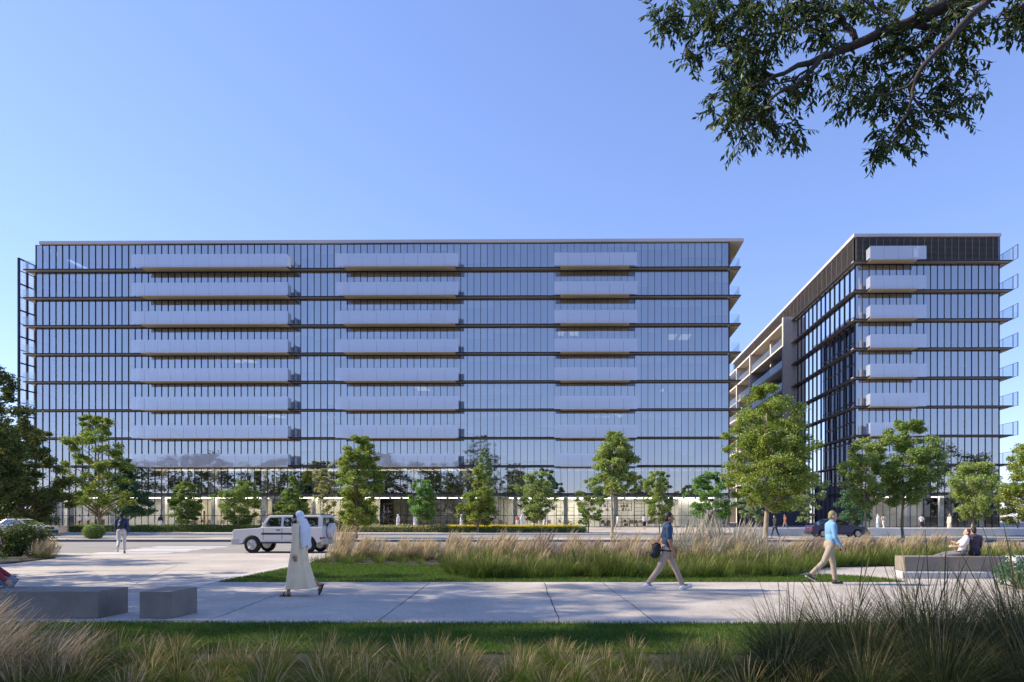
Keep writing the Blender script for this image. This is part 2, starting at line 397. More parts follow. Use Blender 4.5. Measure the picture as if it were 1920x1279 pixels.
# --- main office building
FY = 96.0
mx0, mx1 = XatY(68,FY), XatY(1366,FY)
main = thing('office_building', 'long nine storey glass office building with three stacks of pale balconies', 'building', ((mx0+mx1)/2, FY, 0))
FM = (np.array([0,FY,0.]), np.array([1.,0,0]), np.array([0,-1.,0]))
STEP = (mx1-mx0)/104
gx = lambda px: mx0+round((XatY(px,FY)-mx0)/STEP)*STEP
BX = [mx0, gx(255), gx(400), gx(545), gx(640), gx(852), gx(950), gx(1045), gx(1190), gx(1280), mx1]
DEP = 60
levels = [.14]+ZL+[MR0+.01]
for i in range(10):
    z0, z1 = levels[i]+.015, levels[i+1]-.205 if i < 9 else MR0-.004
    for b in range(10):
        window(main, FM, BX[b], BX[b+1], z0, z1, STEP, g='glass_low' if i < 1 else 'glass', last=(b==9), mid=(1.75 if i==0 else None))
for z in ZL:
    ledge(main, FM, XatY(42,FY-1), XatY(1390,FY-1), z)
# interior slabs, core and partitions
for i, z in enumerate(ZL):
    mb = MB(); mb.box(mx0+.1, mx1-.1, FY+.12, FY+DEP, z-.50, z-.02, 0); mb.box(mx0+.1, mx1-.1, FY+.12, FY+DEP, z-.016, z+.03, 1)
    mb.build('floor_slab', [M['ceil'], M['floor_in']], main)
rf = MB(); rf.box(XatY(66,FY-1), XatY(1397,FY-1), FY-.35, FY+DEP+.3, MR0, MR1, 0)
rf.box(XatY(66,FY-1)+.12, XatY(1397,FY-1)-.12, FY-.2, FY+DEP, MR0-.03, MR0-.003, 1)
rf.build('roof', [M['coping'], M['beige']], main, bevel=.03)
cw_ = MB()
for i in range(2,10):
    z0 = levels[i]+.05; z1 = (levels[i+1]-.52) if i < 9 else MR0-.05
    cw_.box(mx0+14, mx1-12, FY+11, FY+12, z0, z1)
cw_.build('core_wall', M['core'], main)
cl = MB(); rr = random.Random(3)
for i in range(10):
    z0 = levels[i]+.05; z1 = (levels[i+1]-.52) if i < 9 else MR0-.05
    for px in range(100,1366,96): 
        x = XatY(px,FY); cl.box(x-.3,x+.3,FY+1.6,FY+2.2,z0,z1)
cl.build('interior_column', M['pale_in'], main)
for nm, X0 in (('left',mx0),('right',mx1)):
    mb = MB(); sgn = -1 if nm=='left' else 1
    fr = (np.array([X0,FY,0.]), np.array([0,1.,0]), np.array([sgn*1.,0,0]))
    for i in range(10):
        z0 = levels[i]+.015; z1 = levels[i+1]-.205 if i < 9 else MR0-.04
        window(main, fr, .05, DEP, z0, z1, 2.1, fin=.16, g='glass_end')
bw = MB(); bw.box(mx0+.06, mx1-.06, FY+DEP+.02, FY+DEP+.25, .13, MR0-.01); bw.build('rear_wall', M['slate'], main)
# roller blinds drawn to different heights behind some panes
rr = random.Random(17)
for i in range(2,10):
    z1 = (levels[i+1]-.53) if i < 9 else MR0-.06; bl = MB(); k = 0; drop = 1.0
    while k < 104:
        n_ = rr.randint(1,6)
        if rr.random() < .36:
            drop = rr.choice((.5,.9,1.3,1.3,2.0,2.7))
            for j in range(k, min(104,k+n_)): bl.box(mx0+j*STEP+.05, mx0+(j+1)*STEP-.05, FY+.16, FY+.175, z1-drop*rr.uniform(.97,1.03), z1)
        k += n_
    bl.build('window_blind', M['blind'], main)
# balconies
for (s0,s1,g0,g1) in ((260,536,247,540),(642,852,629,860),(1050,1181,1039,1195)):
    Yb = FY-2.1
    for z in ZL[1:]:
        balcony(main, FM, XatY(s0,Yb), XatY(s1,Yb), XatY(g0,Yb), XatY(g1,Yb), z)
# end balconies on both short sides
for sgn, X0, px in ((-1,mx0,42),(1,mx1,1389)):
    xe = XatY(px, FY-1)
    for z in ZL[1:]:
        mb = MB(); a, b = min(X0+sgn*.2,xe), max(X0+sgn*.2,xe)
        mb.box(a, b, FY+.02, FY+12, z-.20, z-.01, 0); mb.box(a+.02, b-.05, FY+.05, FY+11.9, z-.24, z-.203, 1)
        bal = mb.build('balcony', [M['dark_metal'], M['beige']], main)
        g = MB(); gx0 = XatY(1386 if sgn>0 else 44, FY); g.box(gx0-.012, gx0+.012, FY-.15, FY+11.8, z+.02, z+1.42); g.box(min(gx0,X0)+.3, max(gx0,X0)-.03, FY-.2, FY-.18, z+.02, z+1.42)
        g.build('balcony_glass', M['rail_glass'], bal)
# lobby and first floor interior
lob = MB()
for (a,b,d) in ((300,470,6.5),(545,690,5.5)):
    x0, x1 = XatY(a,FY), XatY(b,FY); lob.box(x0,x1,FY+d,FY+d+.3,.13,4.3)
lob.build('timber_wall', M['ochre'], main)
lw = MB()
for (a,b,d,zt) in ((80,300,6,4.3),(690,860,13,4.3),(860,930,8,4.3),(930,1100,9,4.3),(1100,1366,9,4.3),(1280,1366,4,4.3)):
    x0, x1 = XatY(a,FY), XatY(b,FY); lw.box(x0,x1,FY+d,FY+d+.3,.13,zt)
lw.box(XatY(80,FY),XatY(300,FY),FY+12,FY+12.3,4.9,8.2); lw.box(XatY(960,FY),XatY(1366,FY),FY+12,FY+12.3,4.9,8.2)
lw.build('lobby_wall', M['pale_in'], main)
ds = MB(); rr = random.Random(5)
for k in range(46):
    x = XatY(rr.uniform(300,1260),FY); y = FY+rr.uniform(2.5,7); wd = rr.uniform(.6,1.6)
    ds.box(x,x+wd,y,y+.7,.86,.92); ds.box(x+.1,x+.16,y+.3,y+.36,.13,.86); ds.box(x+wd-.16,x+wd-.1,y+.3,y+.36,.13,.86)
    ds.box(x+.2,x+.65,y-.5,y-.1,.55,.62); ds.box(x+.2,x+.65,y-.55,y-.5,.6,1.1)
ds.build('lobby_furniture', M['floor_in'], main)
sh = MB(); rr = random.Random(9)
for (a,b,d,h0,h1) in ((700,742,5,.13,3.6),(755,775,7,.13,4.2),(800,880,6,2.3,3.9),(852,900,4,.13,2.2),(905,925,6,.13,4.2),(1040,1075,5,.13,3.4),(1085,1100,4,.13,4.2),(1110,1190,6.5,2.4,3.9),(1125,1185,5,.13,1.3),(1195,1215,6,.13,4.2),(1290,1330,5,.13,2.6),(330,352,4,.13,2.4),(410,430,4,.13,3.0),(600,640,4,.13,1.4),(120,150,4.5,.13,1.2)):
    x0, x1 = XatY(a,FY), XatY(b,FY); nx = max(1,int((x1-x0)/1.1))
    for k in range(nx+1):
        x = x0+(x1-x0)*k/nx; sh.box(x-.04,x+.04,FY+d,FY+d+.4,h0,h1)
    z = h0+.05
    while z < h1: sh.box(x0,x1,FY+d+.02,FY+d+.38,z,z+.05); z += .55
    for k in range(nx*4):
        x = x0+.1+rr.random()*(x1-x0-.4); zz = h0+.1+.55*int(rr.random()*max(1,(h1-h0)/.55-1)); sh.box(x,x+rr.uniform(.12,.4),FY+d+.06,FY+d+.34,zz+.01,zz+rr.uniform(.2,.42))
sh.build('lobby_shelving', M['shelf'], main)
for (a,b,lv,d0,d1,mm) in ((85,290,0,2,3,'lamp_white'),(300,480,0,1.2,2.2,'lamp'),(540,700,0,1.2,2.2,'lamp'),(300,480,0,4.2,5.0,'lamp'),(540,700,0,3.5,4.2,'lamp'),(700,900,0,3,3.5,'lamp'),(950,1360,0,3,4,'lamp_white'),(950,1360,0,6,7,'lamp_white'),(1040,1100,0,6,7,'lamp'),(280,900,1,.4,2.6,'lamp_soft'),(960,1330,1,2.0,2.6,'lamp_cool'),
    (1255,1310,6,3,6,'lamp_cool'),(918,962,4,2.5,6,'lamp_cool'),(1245,1310,4,3,5,'lamp_cool'),(1105,1175,3,1.5,4,'lamp_cool'),(590,630,3,2.5,5,'lamp_cool'),(475,520,3,1.5,4,'lamp_cool'),(770,805,4,1.5,4,'lamp_cool'),(395,470,5,1.2,3,'lamp_cool'),(1045,1090,6,1.5,3.5,'lamp_cool')):
    zt = levels[lv+1]-.5; mb = MB(); n_ = max(1, int((b-a)/22))
    for j in range(n_):
        p0 = a+(b-a)*j/n_; p1 = a+(b-a)*(j+.72)/n_
        mb.box(XatY(p0,FY), XatY(p1,FY), FY+d0, FY+d1, zt-.06, zt-.004)
    mb.build('ceiling_light', M[mm], main)

# --- office building on the right
RY = 94.0
rx0, rx1 = XatY(1604,RY), XatY(1873,RY)
rt = thing('office_building', 'narrower glass office building on the right with a dark louvred top storey', 'building', ((rx0+rx1)/2, RY, 0))
FR = (np.array([0,RY,0.]), np.array([1.,0,0]), np.array([0,-1.,0]))
FS = (np.array([rx0,0,0.]), np.array([0,1.,0]), np.array([-1.,0,0]))
FE = (np.array([rx1,0,0.]), np.array([0,1.,0]), np.array([1.,0,0]))
YP, YE = 121.5, 172.0
ST2 = (rx1-rx0)/21
bxr = [rx0, rx0+2*ST2, rx0+10*ST2, rx1]
for i in range(9):
    z0, z1 = levels[i]+.015, levels[i+1]-.205
    for b in range(3):
        window(rt, FR, bxr[b], bxr[b+1], z0, z1, ST2, g='glass_low' if i < 1 else 'glass', last=(b==2))
    for ya, yb in ((RY+.05, RY+13.7), (RY+13.7, YP)):
        window(rt, FS, ya, yb, z0, z1, 2.1, fin=.14, g='glass')
    window(rt, FE, RY+.05, YE-.1, z0, z1, 4.2, fin=.14, g='glass')
for z in ZL:
    ledge(rt, FR, rx0-.6, XatY(1899,RY-1), z); ledge(rt, FS, RY+.01, YP-.02, z, .6)
for i, z in enumerate(ZL):
    mb = MB(); mb.box(rx0+.1, rx1-.1, RY+.12, YE-1, z-.50, z-.02, 0); mb.box(rx0+.1, rx1-.1, RY+.12, YE-1, z-.016, z+.03, 1)
    mb.build('floor_slab', [M['ceil'], M['floor_in']], rt)
mb = MB()
for i in range(1,9): mb.box(rx0+6, rx1-5, RY+9, YP+30, levels[i]+.05, levels[i+1]-.52)
mb.build('core_wall', M['core'], rt)
mb = MB()
for i in range(9):
    for x in (rx0+1.5, rx0+8, rx1-7, rx1-1.5): 
        for y in (RY+1.8, RY+10, RY+19): mb.box(x-.3,x+.3,y-.3,y+.3,levels[i]+.05,levels[i+1]-.52)
mb.box(rx0+.25,rx0+.8,RY+.25,RY+.8,.13,4.3)
mb.build('interior_column', M['pale_in'], rt)
mb = MB(); mb.box(rx0+2,rx0+12,RY+6,RY+6.3,.13,4.3); mb.build('lobby_wall', M['pale_in'], rt)
mb = MB()
for k in range(5): mb.box(rx0+1+k*2.6, rx0+2.6+k*2.6, RY+1.6, RY+2.2, 4.28, 4.335)
mb.build('ceiling_light', M['lamp'], rt)
# louvred plant storey
for nm, fr, a0, a1 in (('front',FR,rx0,rx1),('side',FS,RY+.28,YE-1),('east',FE,RY+.28,YE-1)):
    lv = MB(); z = ZL[8]+.12
    while z < ROOF0-.12:
        P = lambda a, n_, zz: fr[0]+fr[1]*a+fr[2]*n_+np.array([0,0,zz])
        lv.add([P(a0,.02,z+.10),P(a1,.02,z+.10),P(a1,.16,z),P(a0,.16,z),P(a0,.02,z+.13),P(a1,.02,z+.13),P(a1,.16,z+.03),P(a0,.16,z+.03)],
               [(0,1,2,3),(4,7,6,5),(0,4,5,1),(1,5,6,2),(2,6,7,3),(3,7,4,0)])
        z += .165
    k = round((a1-a0)/(ST2 if nm=='front' else 2.1))
    for i in range(k+1):
        a = a0+(a1-a0)*i/k; lv.fbox(fr, a-.035, a+.035, .17, .22, ZL[8]+.02, ROOF0-.004)
    o = lv.build('louvre_screen', M['louvre'], rt)
    bk = MB(); bk.fbox(fr, a0+.05, a1-.05, -.06, -.02, ZL[8]+.04, ROOF0-.02); bk.build('backing', M['dark_metal'], o)
rf = MB(); rf.box(rx0-.35, rx1+.15, RY-.35, YE, ROOF0, ROOF1, 0); rf.build('roof', M['coping'], rt, bevel=.03)
for z in ZL[1:]:
    Yb = RY-2.0
    balcony(rt, FR, XatY(1633,Yb), XatY(1723,Yb), XatY(1631,Yb), XatY(1737,Yb), z, d=2.0, hi=1.5)
# end balconies on the right side, with framed glass rails
xe = XatY(1899,RY-1)
for z in ZL[1:]:
    mb = MB(); mb.box(rx1+.2, xe, RY+.02, RY+20, z-.20, z-.01, 0); mb.box(rx1+.22, xe-.05, RY+.05, RY+19.8, z-.24, z-.203, 1)
    bal = mb.build('balcony', [M['dark_metal'], M['taupe']], rt)
    g = MB(); g.box(xe-.012, xe+.012, RY-2.1, RY+19, z-.15, z+1.62); g.build('balcony_glass', M['rail_glass'], bal)
    p = MB()
    for y in (RY-2.1, RY-1.05): p.box(xe-.035, xe+.035, y-.035, y+.035, z-.22, z+1.66)
    for y in np.arange(RY+1.2, RY+19, 2.4): p.box(xe-.02, xe+.02, y-.02, y+.02, z-.15, z+1.62)
    p.box(xe-.03, xe+.03, RY-2.1, RY+19, z+1.625, z+1.66); p.box(xe-.03, xe+.03, RY-2.1, RY+19, z-.19, z-.152)
    p.build('handrail', M['dark_metal'], bal)
# loggia wing with concrete piers further back
px_ = rx0-2.0
mb = MB(); mb.box(px_, rx0+.6, YP, YP+.7, .13, 37.0); mb.build('pier', M['pier'], rt, bevel=.02)
for y in (134.0, 146.0, 159.0, 171.0):
    mb = MB(); mb.box(px_ if y!=134.0 else px_+1.2, rx0+1.6, y, y+.7, .13, 36.2 if y!=134.0 else 36.1); mb.build('pier', M['pier'], rt, bevel=.02)
mb = MB(); mb.box(rx0+1.7, rx0+2.0, YP+.7, YE-.3, .13, 36.1); mb.build('loggia_wall', M['slate'], rt)
for z in ZL:
    mb = MB(); mb.box(px_+.25, rx0+1.69, YP+.72, YE-.4, z-.36, z-.01); lo = mb.build('loggia_slab', M['pier'], rt)
    if z < 36:
        g = MB(); g.box(px_+.2, px_+.225, YP+.74, YE-.5, z-.1, z+1.15); g.build('balcony_glass', M['rail_glass'], lo)
        g = MB()
        for y in np.arange(YP+2, YE-2, 1.3): g.box(rx0+1.60, rx0+1.69, y, y+.08, z, z+3.4)
        g.build('loggia_window', M['fin'], lo)
mb = MB(); mb.box(XatY(1385,112), rx0-.7, 112, 113, .13, 6.6); mb.build('podium_wall', M['slate'], rt)
mb = MB(); mb.box(rx1-.06, rx1-.3, RY+9, YE-.5, .13, 36); mb.build('rear_wall', M['slate'], rt)

# --- glazed screen wall left of the main building
sx = -84.7
scr = thing('glass_screen', 'tall glazed screen wall with dark frames at the left end of the long office', 'screen wall', (sx, 101, 0))
FSC = (np.array([sx,101.,0.]), np.array([0,1.,0]), np.array([1.,0,0]))
mb = MB(); panes(mb, FSC, 0, 21, .13, 40.2, 3.0, n=0); gl = mb.build('screen_glass', M['screen_glass'], scr)
fb = MB()
for a in np.arange(0,21.1,1.5): fb.fbox(FSC, a-.10, a+.10, -.12, .18, .13, 40.2)
for z in ZL: 
    fb.fbox(FSC, 0.1, 20.9, -.08, .1, z-.09, z+.09); fb.fbox(FSC, 0.1, 20.9, -.05, .06, z+1.9, z+2.0)
fb.fbox(FSC, 0.1, 20.9, -.1, .12, 40.02, 40.2); fb.build('screen_frame', M['fin'], scr)

# --- low wall, hedge plinths
lwl = MB(); lwl.box(XatY(1378,59), 46, 58.6, 59.1, 0, .62); o = lwl.build('low_wall', M['white_wall'], bevel=.02)
tag(o, 'long low white wall in front of the right hand offices', 'wall')
lwl = MB(); lwl.box(XatY(70,66), XatY(128,66), 66.0, 66.4, .12, .72); o = lwl.build('low_wall', M['pier'], bevel=.02)
tag(o, 'short dark brown retaining wall below the left end of the glazing', 'wall')
# ------------------------------------------------------------------ vegetation
def kites(C, A, B, fold=.18):
    """leaves: centre C, half-length vectors A, half-width vectors B -> two folded triangles as one quad strip each"""
    n = len(C); Nn = np.cross(A,B); Nn /= (np.linalg.norm(Nn,axis=1,keepdims=True)+1e-9)
    wl = np.linalg.norm(B,axis=1,keepdims=True)
    V = np.empty((n,4,3),np.float32)
    V[:,0] = C-A; V[:,1] = C-A*.1+B+Nn*wl*fold; V[:,2] = C+A; V[:,3] = C-A*.1-B+Nn*wl*fold
    F = np.empty((n,2,3),np.int32); b = np.arange(n)*4
    F[:,0,0]=b; F[:,0,1]=b+1; F[:,0,2]=b+2; F[:,1,0]=b; F[:,1,1]=b+2; F[:,1,2]=b+3
    return V.reshape(-1,3), F.reshape(-1,3)
def unit(v): return v/(np.linalg.norm(v,axis=1,keepdims=True)+1e-9)
def leaf_cloud(r, centres, radii, per, L, flat=.65, up=.22):
    n = len(centres)*per
    ci = np.repeat(np.arange(len(centres)), per)
    d = unit(r.normal(size=(n,3))); rad = r.uniform(0,1,n)**.55
    rad = np.where(r.uniform(size=n)<.14, rad*r.uniform(1.0,1.55,n), rad); off = d*rad[:,None]*radii[ci][:,None]; off[:,2] *= flat
    C = centres[ci]+off
    A = unit(r.normal(size=(n,3))*np.array([1,1,.55])+d*.5-np.array([0,0,.25]))
    nn = unit(r.normal(size=(n,3))+np.array([0,0,up*2]))
    B = unit(np.cross(nn,A))
    l = (L*r.uniform(.65,1.25,n))[:,None]
    return kites(C, A*l*.5, B*l*.24)
PROF = {
 'oval':   lambda t: np.sqrt(np.clip(1-(2*t-1)**2,0,1))*.8+.2*np.sqrt(np.clip(1-t,0,1)),
 'vase':   lambda t: np.clip(.35+1.1*t,0,1)*np.sqrt(np.clip(1-t**3,0,1)),
 'spread': lambda t: np.sqrt(np.clip(1-(1.25*t-.3)**2,0,1)),
 'cone':   lambda t: np.clip(1.05-t,0,1)**.75*np.clip(t*6+.35,0,1),
 'column': lambda t: np.clip(.75+.5*t,0,1)*np.sqrt(np.clip(1-(t**2.2),0,1)),
}
def tree(nm, label, base, H, zb, Rx, prof, lm, bark, seed, nclump=90, per=70, L=.24, tr=.11, lean=(0,0), cx=0.0, group='trees between the road and the offices', fork=.35, gap=.18, flat=.65, crad=.23, cat='tree', ry=None):
    """base (x,y,z); crown from zb to H with half width Rx, its middle shifted cx from the trunk"""
    r = np.random.default_rng(seed); base = np.array(base, float)
    t = thing(nm, label, cat, base, group=group)
    ry = ry or Rx
    # clump centres inside an uneven envelope
    ph = r.uniform(0,6.28,6); amp = r.uniform(.08,.2,3)
    cs = []; rad = []
    tries = 0
    while len(cs) < nclump and tries < nclump*30:
        tries += 1
        tz = r.uniform(0.02,.98); az = r.uniform(0,2*math.pi)
        env = float(PROF[prof](np.array(tz)))
        lob = 1+amp[0]*math.sin(2*az+ph[0]+5*tz)+amp[1]*math.sin(3*az+ph[1]-9*tz)+amp[2]*math.sin(5*az+ph[2]+14*tz)
        f = r.uniform(.15,1)**.55
        rr_ = env*lob*f
        if r.uniform() > env*f+.25: continue
        g = math.sin(az*2+tz*11+ph[3])*math.sin(tz*17+ph[4])*math.sin(az*3-tz*5+ph[5])
        if g > .55-gap: continue
        x = math.cos(az)*rr_*Rx; y = math.sin(az)*rr_*ry; z = zb+tz*(H-zb)
        cr = crad*Rx*r.uniform(.55,1.15)*(.55+.45*env)
        cs.append((cx*min(1,tz*1.5+.4)+x*.9+lean[0]*tz, y*.9+lean[1]*tz, min(z, H-cr*.5))); rad.append(cr)
    cs = np.array(cs); rad = np.array(rad)
    V, F = leaf_cloud(r, cs+base, rad, int(per*(3.0 if H < 14 else 2.4)), L*.84, flat)
    np_obj('crown', V, F, lm, t)
    # trunk, limbs and branches
    mb = MB(); zf = zb+(H-zb)*fork*.35
    tp = lambda z: np.array([lean[0]*.4*(z/H)**1.5+cx*.35*(z/H)+.05*math.sin(z*1.7+seed), lean[1]*.4*(z/H)**1.5+.05*math.sin(z*2.3+seed*2), z])
    zs = [0, .15, .5]+list(np.linspace(.9, zb+(H-zb)*.78, 7)); rd = [tr*1.45, tr*1.1, tr]+list(np.linspace(tr*.95, tr*.16, 7))
    mb.tube([base+tp(z) for z in zs], rd, 9)
    order = np.argsort(-np.linalg.norm(cs[:,:2]-cs[:,:2].mean(0),axis=1))
    nb = min(len(cs), 46)
    for k, i in enumerate(order[:nb]):
        e = cs[i]; h = np.linalg.norm(e[:2])
        za = max(zb*.72, min(e[2]-.35*h-.25*(H-zb)*r.uniform(.15,.5), zb+(H-zb)*.7))
        a = tp(za); r0 = tr*(.55 if k < 9 else .26)*max(.3,(1-za/H)*1.2)
        m1 = a+(e-a)*.35+np.array([0,0,.10*h]); m2 = a+(e-a)*.72+np.array([r.normal()*.05*h,r.normal()*.05*h,.06*h])
        mb.tube([base+a, base+m1, base+m2, base+e], [r0, r0*.72, r0*.4, .008], 6)
    mb.build('trunk', bark, t, smooth=True)
    return t
M['bark'] = mat('grey_brown_bark', (.16,.125,.09), .9, var=.35, scale=7, bump=.7, bscale=30, stretch=(1,1,.3))
M['bark_pale'] = mat('pale_bark', (.30,.24,.16), .9, var=.3, scale=7, bump=.5, bscale=30, stretch=(1,1,.3))
M['bark_dark'] = mat('dark_bark', (.05,.038,.03), .9, var=.3, scale=9, bump=.7, bscale=30, stretch=(1,1,.3))
L_olive = leaf_mat('olive_yellow_leaf', [(0,(0.124,0.184,0.031)),(.45,(0.259,0.342,0.060)),(.8,(0.414,0.476,0.094)),(.97,(0.492,0.415,0.133))], trans=.42, patch=(.55,(.72,.85,.7)))
L_mid = leaf_mat('mid_green_leaf', [(0,(0.113,0.187,0.042)),(.5,(0.239,0.336,0.077)),(1,(0.422,0.483,0.128))], trans=.42, patch=(.6,(.7,.8,.7)))
L_fresh = leaf_mat('fresh_green_leaf', [(0,(0.081,0.185,0.041)),(.5,(0.175,0.337,0.072)),(1,(0.302,0.471,0.122))], trans=.42)
L_dark = leaf_mat('dark_green_leaf', [(0,(0.038,0.068,0.019)),(.6,(0.093,0.131,0.033)),(1,(0.219,0.223,0.053))])
L_pale = leaf_mat('grey_green_leaf', [(0,(0.161,0.246,0.104)),(.6,(0.302,0.397,0.176)),(1,(0.475,0.560,0.290))], trans=.42)
L_leftbig = leaf_mat('olive_dark_leaf', [(0,(.07,.10,.022)),(.6,(.16,.19,.045)),(1,(.30,.29,.08))], trans=.38, patch=(.5,(.7,.8,.7)))
L_teal = leaf_mat('blue_green_leaf', [(0,(0.041,0.107,0.055)),(.6,(0.092,0.192,0.095)),(1,(0.188,0.292,0.139))], trans=.42)
L_sun = leaf_mat('sunny_green_leaf', [(0,(0.152,0.228,0.054)),(.5,(0.319,0.402,0.108)),(1,(0.553,0.576,0.204))], trans=.42, patch=(.7,(.75,.85,.7)))
L_buff = leaf_mat('buff_turning_leaf', [(0,(0.183,0.208,0.065)),(.6,(0.366,0.375,0.146)),(1,(0.549,0.541,0.238))], trans=.42)
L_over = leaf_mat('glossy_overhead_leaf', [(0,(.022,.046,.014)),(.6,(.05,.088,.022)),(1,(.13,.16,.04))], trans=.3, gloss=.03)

def ptree(nm, label, px, Y, top, x0, x1, bot, prof, lm, bark, seed, z0=.12, **kw):
    b = atY(px, 990, Y); s = Y/FPX
    Hh = (CY-top)*s+CAMZ-z0; zb = (CY-bot)*s+CAMZ-z0
    cxm = ((x0+x1)/2-px)*s; Rx = (x1-x0)/2*s
    return tree(nm, label, (b[0],b[1],z0), Hh, max(zb,.4), Rx, prof, lm, bark, seed, cx=cxm, **kw)
T = 'leafy_tree'; SM = dict(nclump=105, per=60, L=.20, tr=.05, gap=.10, crad=.25)
ptree(T,'big dark broad tree filling the left edge behind the corner shrub',42,62,782,-45,113,985,'spread',L_leftbig,M['bark'],11,nclump=210,per=95,L=.27,tr=.2,fork=.2,z0=0,crad=.2)
ptree(T,'taller dark tree cut off by the left edge of the picture',-62,50,668,-125,42,972,'oval',L_dark,M['bark_dark'],12,nclump=150,per=90,L=.25,tr=.2,z0=0)
ptree(T,'tall open olive tree with a pale trunk rising behind the round box bush',186,68,777,120,236,962,'spread',L_olive,M['bark_pale'],13,nclump=105,per=75,L=.27,tr=.17,crad=.21,gap=.24)
ptree(T,'dark dense tree tucked beside the tall olive tree on the left',236,72,858,190,281,974,'cone',L_teal,M['bark'],14,nclump=120,per=70,L=.25,tr=.09)
ptree(T,'small round tree left of the two by the white car, above the clipped hedge',350,66,902,317,379,982,'oval',L_mid,M['bark'],15,**SM)
ptree(T,'small feathery dark tree between two others left of the white car',450,66.5,900,409,491,984,'oval',L_mid,M['bark'],16,**SM)
ptree(T,'small pointed light green tree directly behind the roof of the white car',550,66,893,517,582,972,'cone',L_mid,M['bark'],17,**SM)
ptree(T,'tall dense olive tree behind the tail of the white car',669,47,812,628,722,985,'column',L_olive,M['bark'],18,nclump=150,per=85,L=.20,tr=.085,crad=.27)
ptree(T,'buff coloured airy tree half hidden left of the tall dense olive tree',606,52,864,583,642,972,'oval',L_buff,M['bark_pale'],19,nclump=46,per=46,L=.2,tr=.05)
ptree(T,'narrow bright green tree between the olive tree and the yellow grass bed',793,64,897,765,821,976,'oval',L_fresh,M['bark'],20,**SM)
ptree(T,'yellow green cone shaped tree growing at the yellow grass bed',896,63.5,872,855,940,985,'cone',L_olive,M['bark_pale'],21,nclump=110,per=70,L=.21,tr=.06)
ptree(T,'pale grey green pointed tree standing behind the yellow green cone',906,78,838,878,938,955,'cone',L_pale,M['bark'],22,nclump=90,per=60,L=.25,tr=.07)
ptree(T,'small leafy tree above the right end of the yellow grass bed',1002,63.5,882,968,1041,980,'oval',L_sun,M['bark'],23,**SM)
ptree(T,'dark little tree peeping out behind the grass bed tree',1022,80,876,998,1048,932,'oval',L_teal,M['bark'],24,nclump=50,per=55,L=.25,tr=.05)
ptree(T,'tall narrow tree with a mossy trunk right of the middle of the long office',1147,47.5,810,1103,1199,925,'column',L_sun,M['bark_pale'],25,z0=.13,nclump=135,per=80,L=.2,tr=.10,crad=.26)
ptree(T,'low spreading tree on the left side of the mossy trunked tree',1102,62,895,1076,1145,985,'oval',L_mid,M['bark'],26,nclump=60,per=55,L=.2,tr=.05)
ptree(T,'small light green tree above the head of the man with the bag',1236,62,881,1202,1267,978,'oval',L_sun,M['bark'],27,z0=0.,**SM)
ptree(T,'dense dark green round tree behind the pale plume grass',1335,60,885,1292,1377,982,'oval',L_fresh,M['bark'],28,z0=0.,nclump=90,per=75,L=.2,tr=.07)
ptree(T,'largest golden green tree standing in front of the gap between the offices',1437,45.5,722,1352,1530,960,'oval',L_olive,M['bark_pale'],29,z0=.13,nclump=190,per=105,L=.19,tr=.17,crad=.22,gap=.25,fork=.15)
ptree(T,'small pale round tree half hidden behind the trunk of the golden tree',1408,66,905,1382,1440,978,'oval',L_pale,M['bark'],30,z0=0.,nclump=55,per=60,L=.2,tr=.05)
ptree(T,'small grey green tree just right of the golden tree',1511,60,876,1474,1554,980,'vase',L_pale,M['bark'],31,z0=0.,nclump=70,per=60,L=.2,tr=.05)
ptree(T,'slim sunlit tree with a pale forked trunk right of the man in light blue',1622,46.8,818,1571,1676,958,'vase',L_sun,M['bark_pale'],32,z0=.13,nclump=110,per=70,L=.18,tr=.075,crad=.24)
ptree(T,'blue green bushy tree low behind the slim forked tree',1598,70,918,1558,1640,985,'oval',L_teal,M['bark'],33,z0=0.,nclump=80,per=70,L=.22,tr=.06)
ptree(T,'broad tree in front of the right hand office balconies',1692,47.2,786,1640,1762,950,'oval',L_mid,M['bark'],34,z0=.13,nclump=150,per=85,L=.19,tr=.10,crad=.24)
ptree(T,'wide pale crowned tree with a many stemmed trunk near the seated couple',1824,57,862,1766,1890,974,'vase',L_sun,M['bark_pale'],35,z0=0.,nclump=110,per=75,L=.2,tr=.09,crad=.22,gap=.25)
ptree(T,'sunny tree cut off by the right edge of the picture',1942,49,822,1880,2006,962,'oval',L_olive,M['bark_pale'],36,nclump=130,per=75,L=.2,tr=.1)
ptree(T,'dark tree in the shade behind the right end of the right hand office',1908,76,900,1868,1962,985,'oval',L_dark,M['bark'],37,nclump=80,per=70,L=.25,tr=.08)
ptree(T,'grey green tree far behind the parked white car',12,110,905,-40,66,985,'oval',L_pale,M['bark'],38,nclump=80,per=70,L=.35,tr=.08)
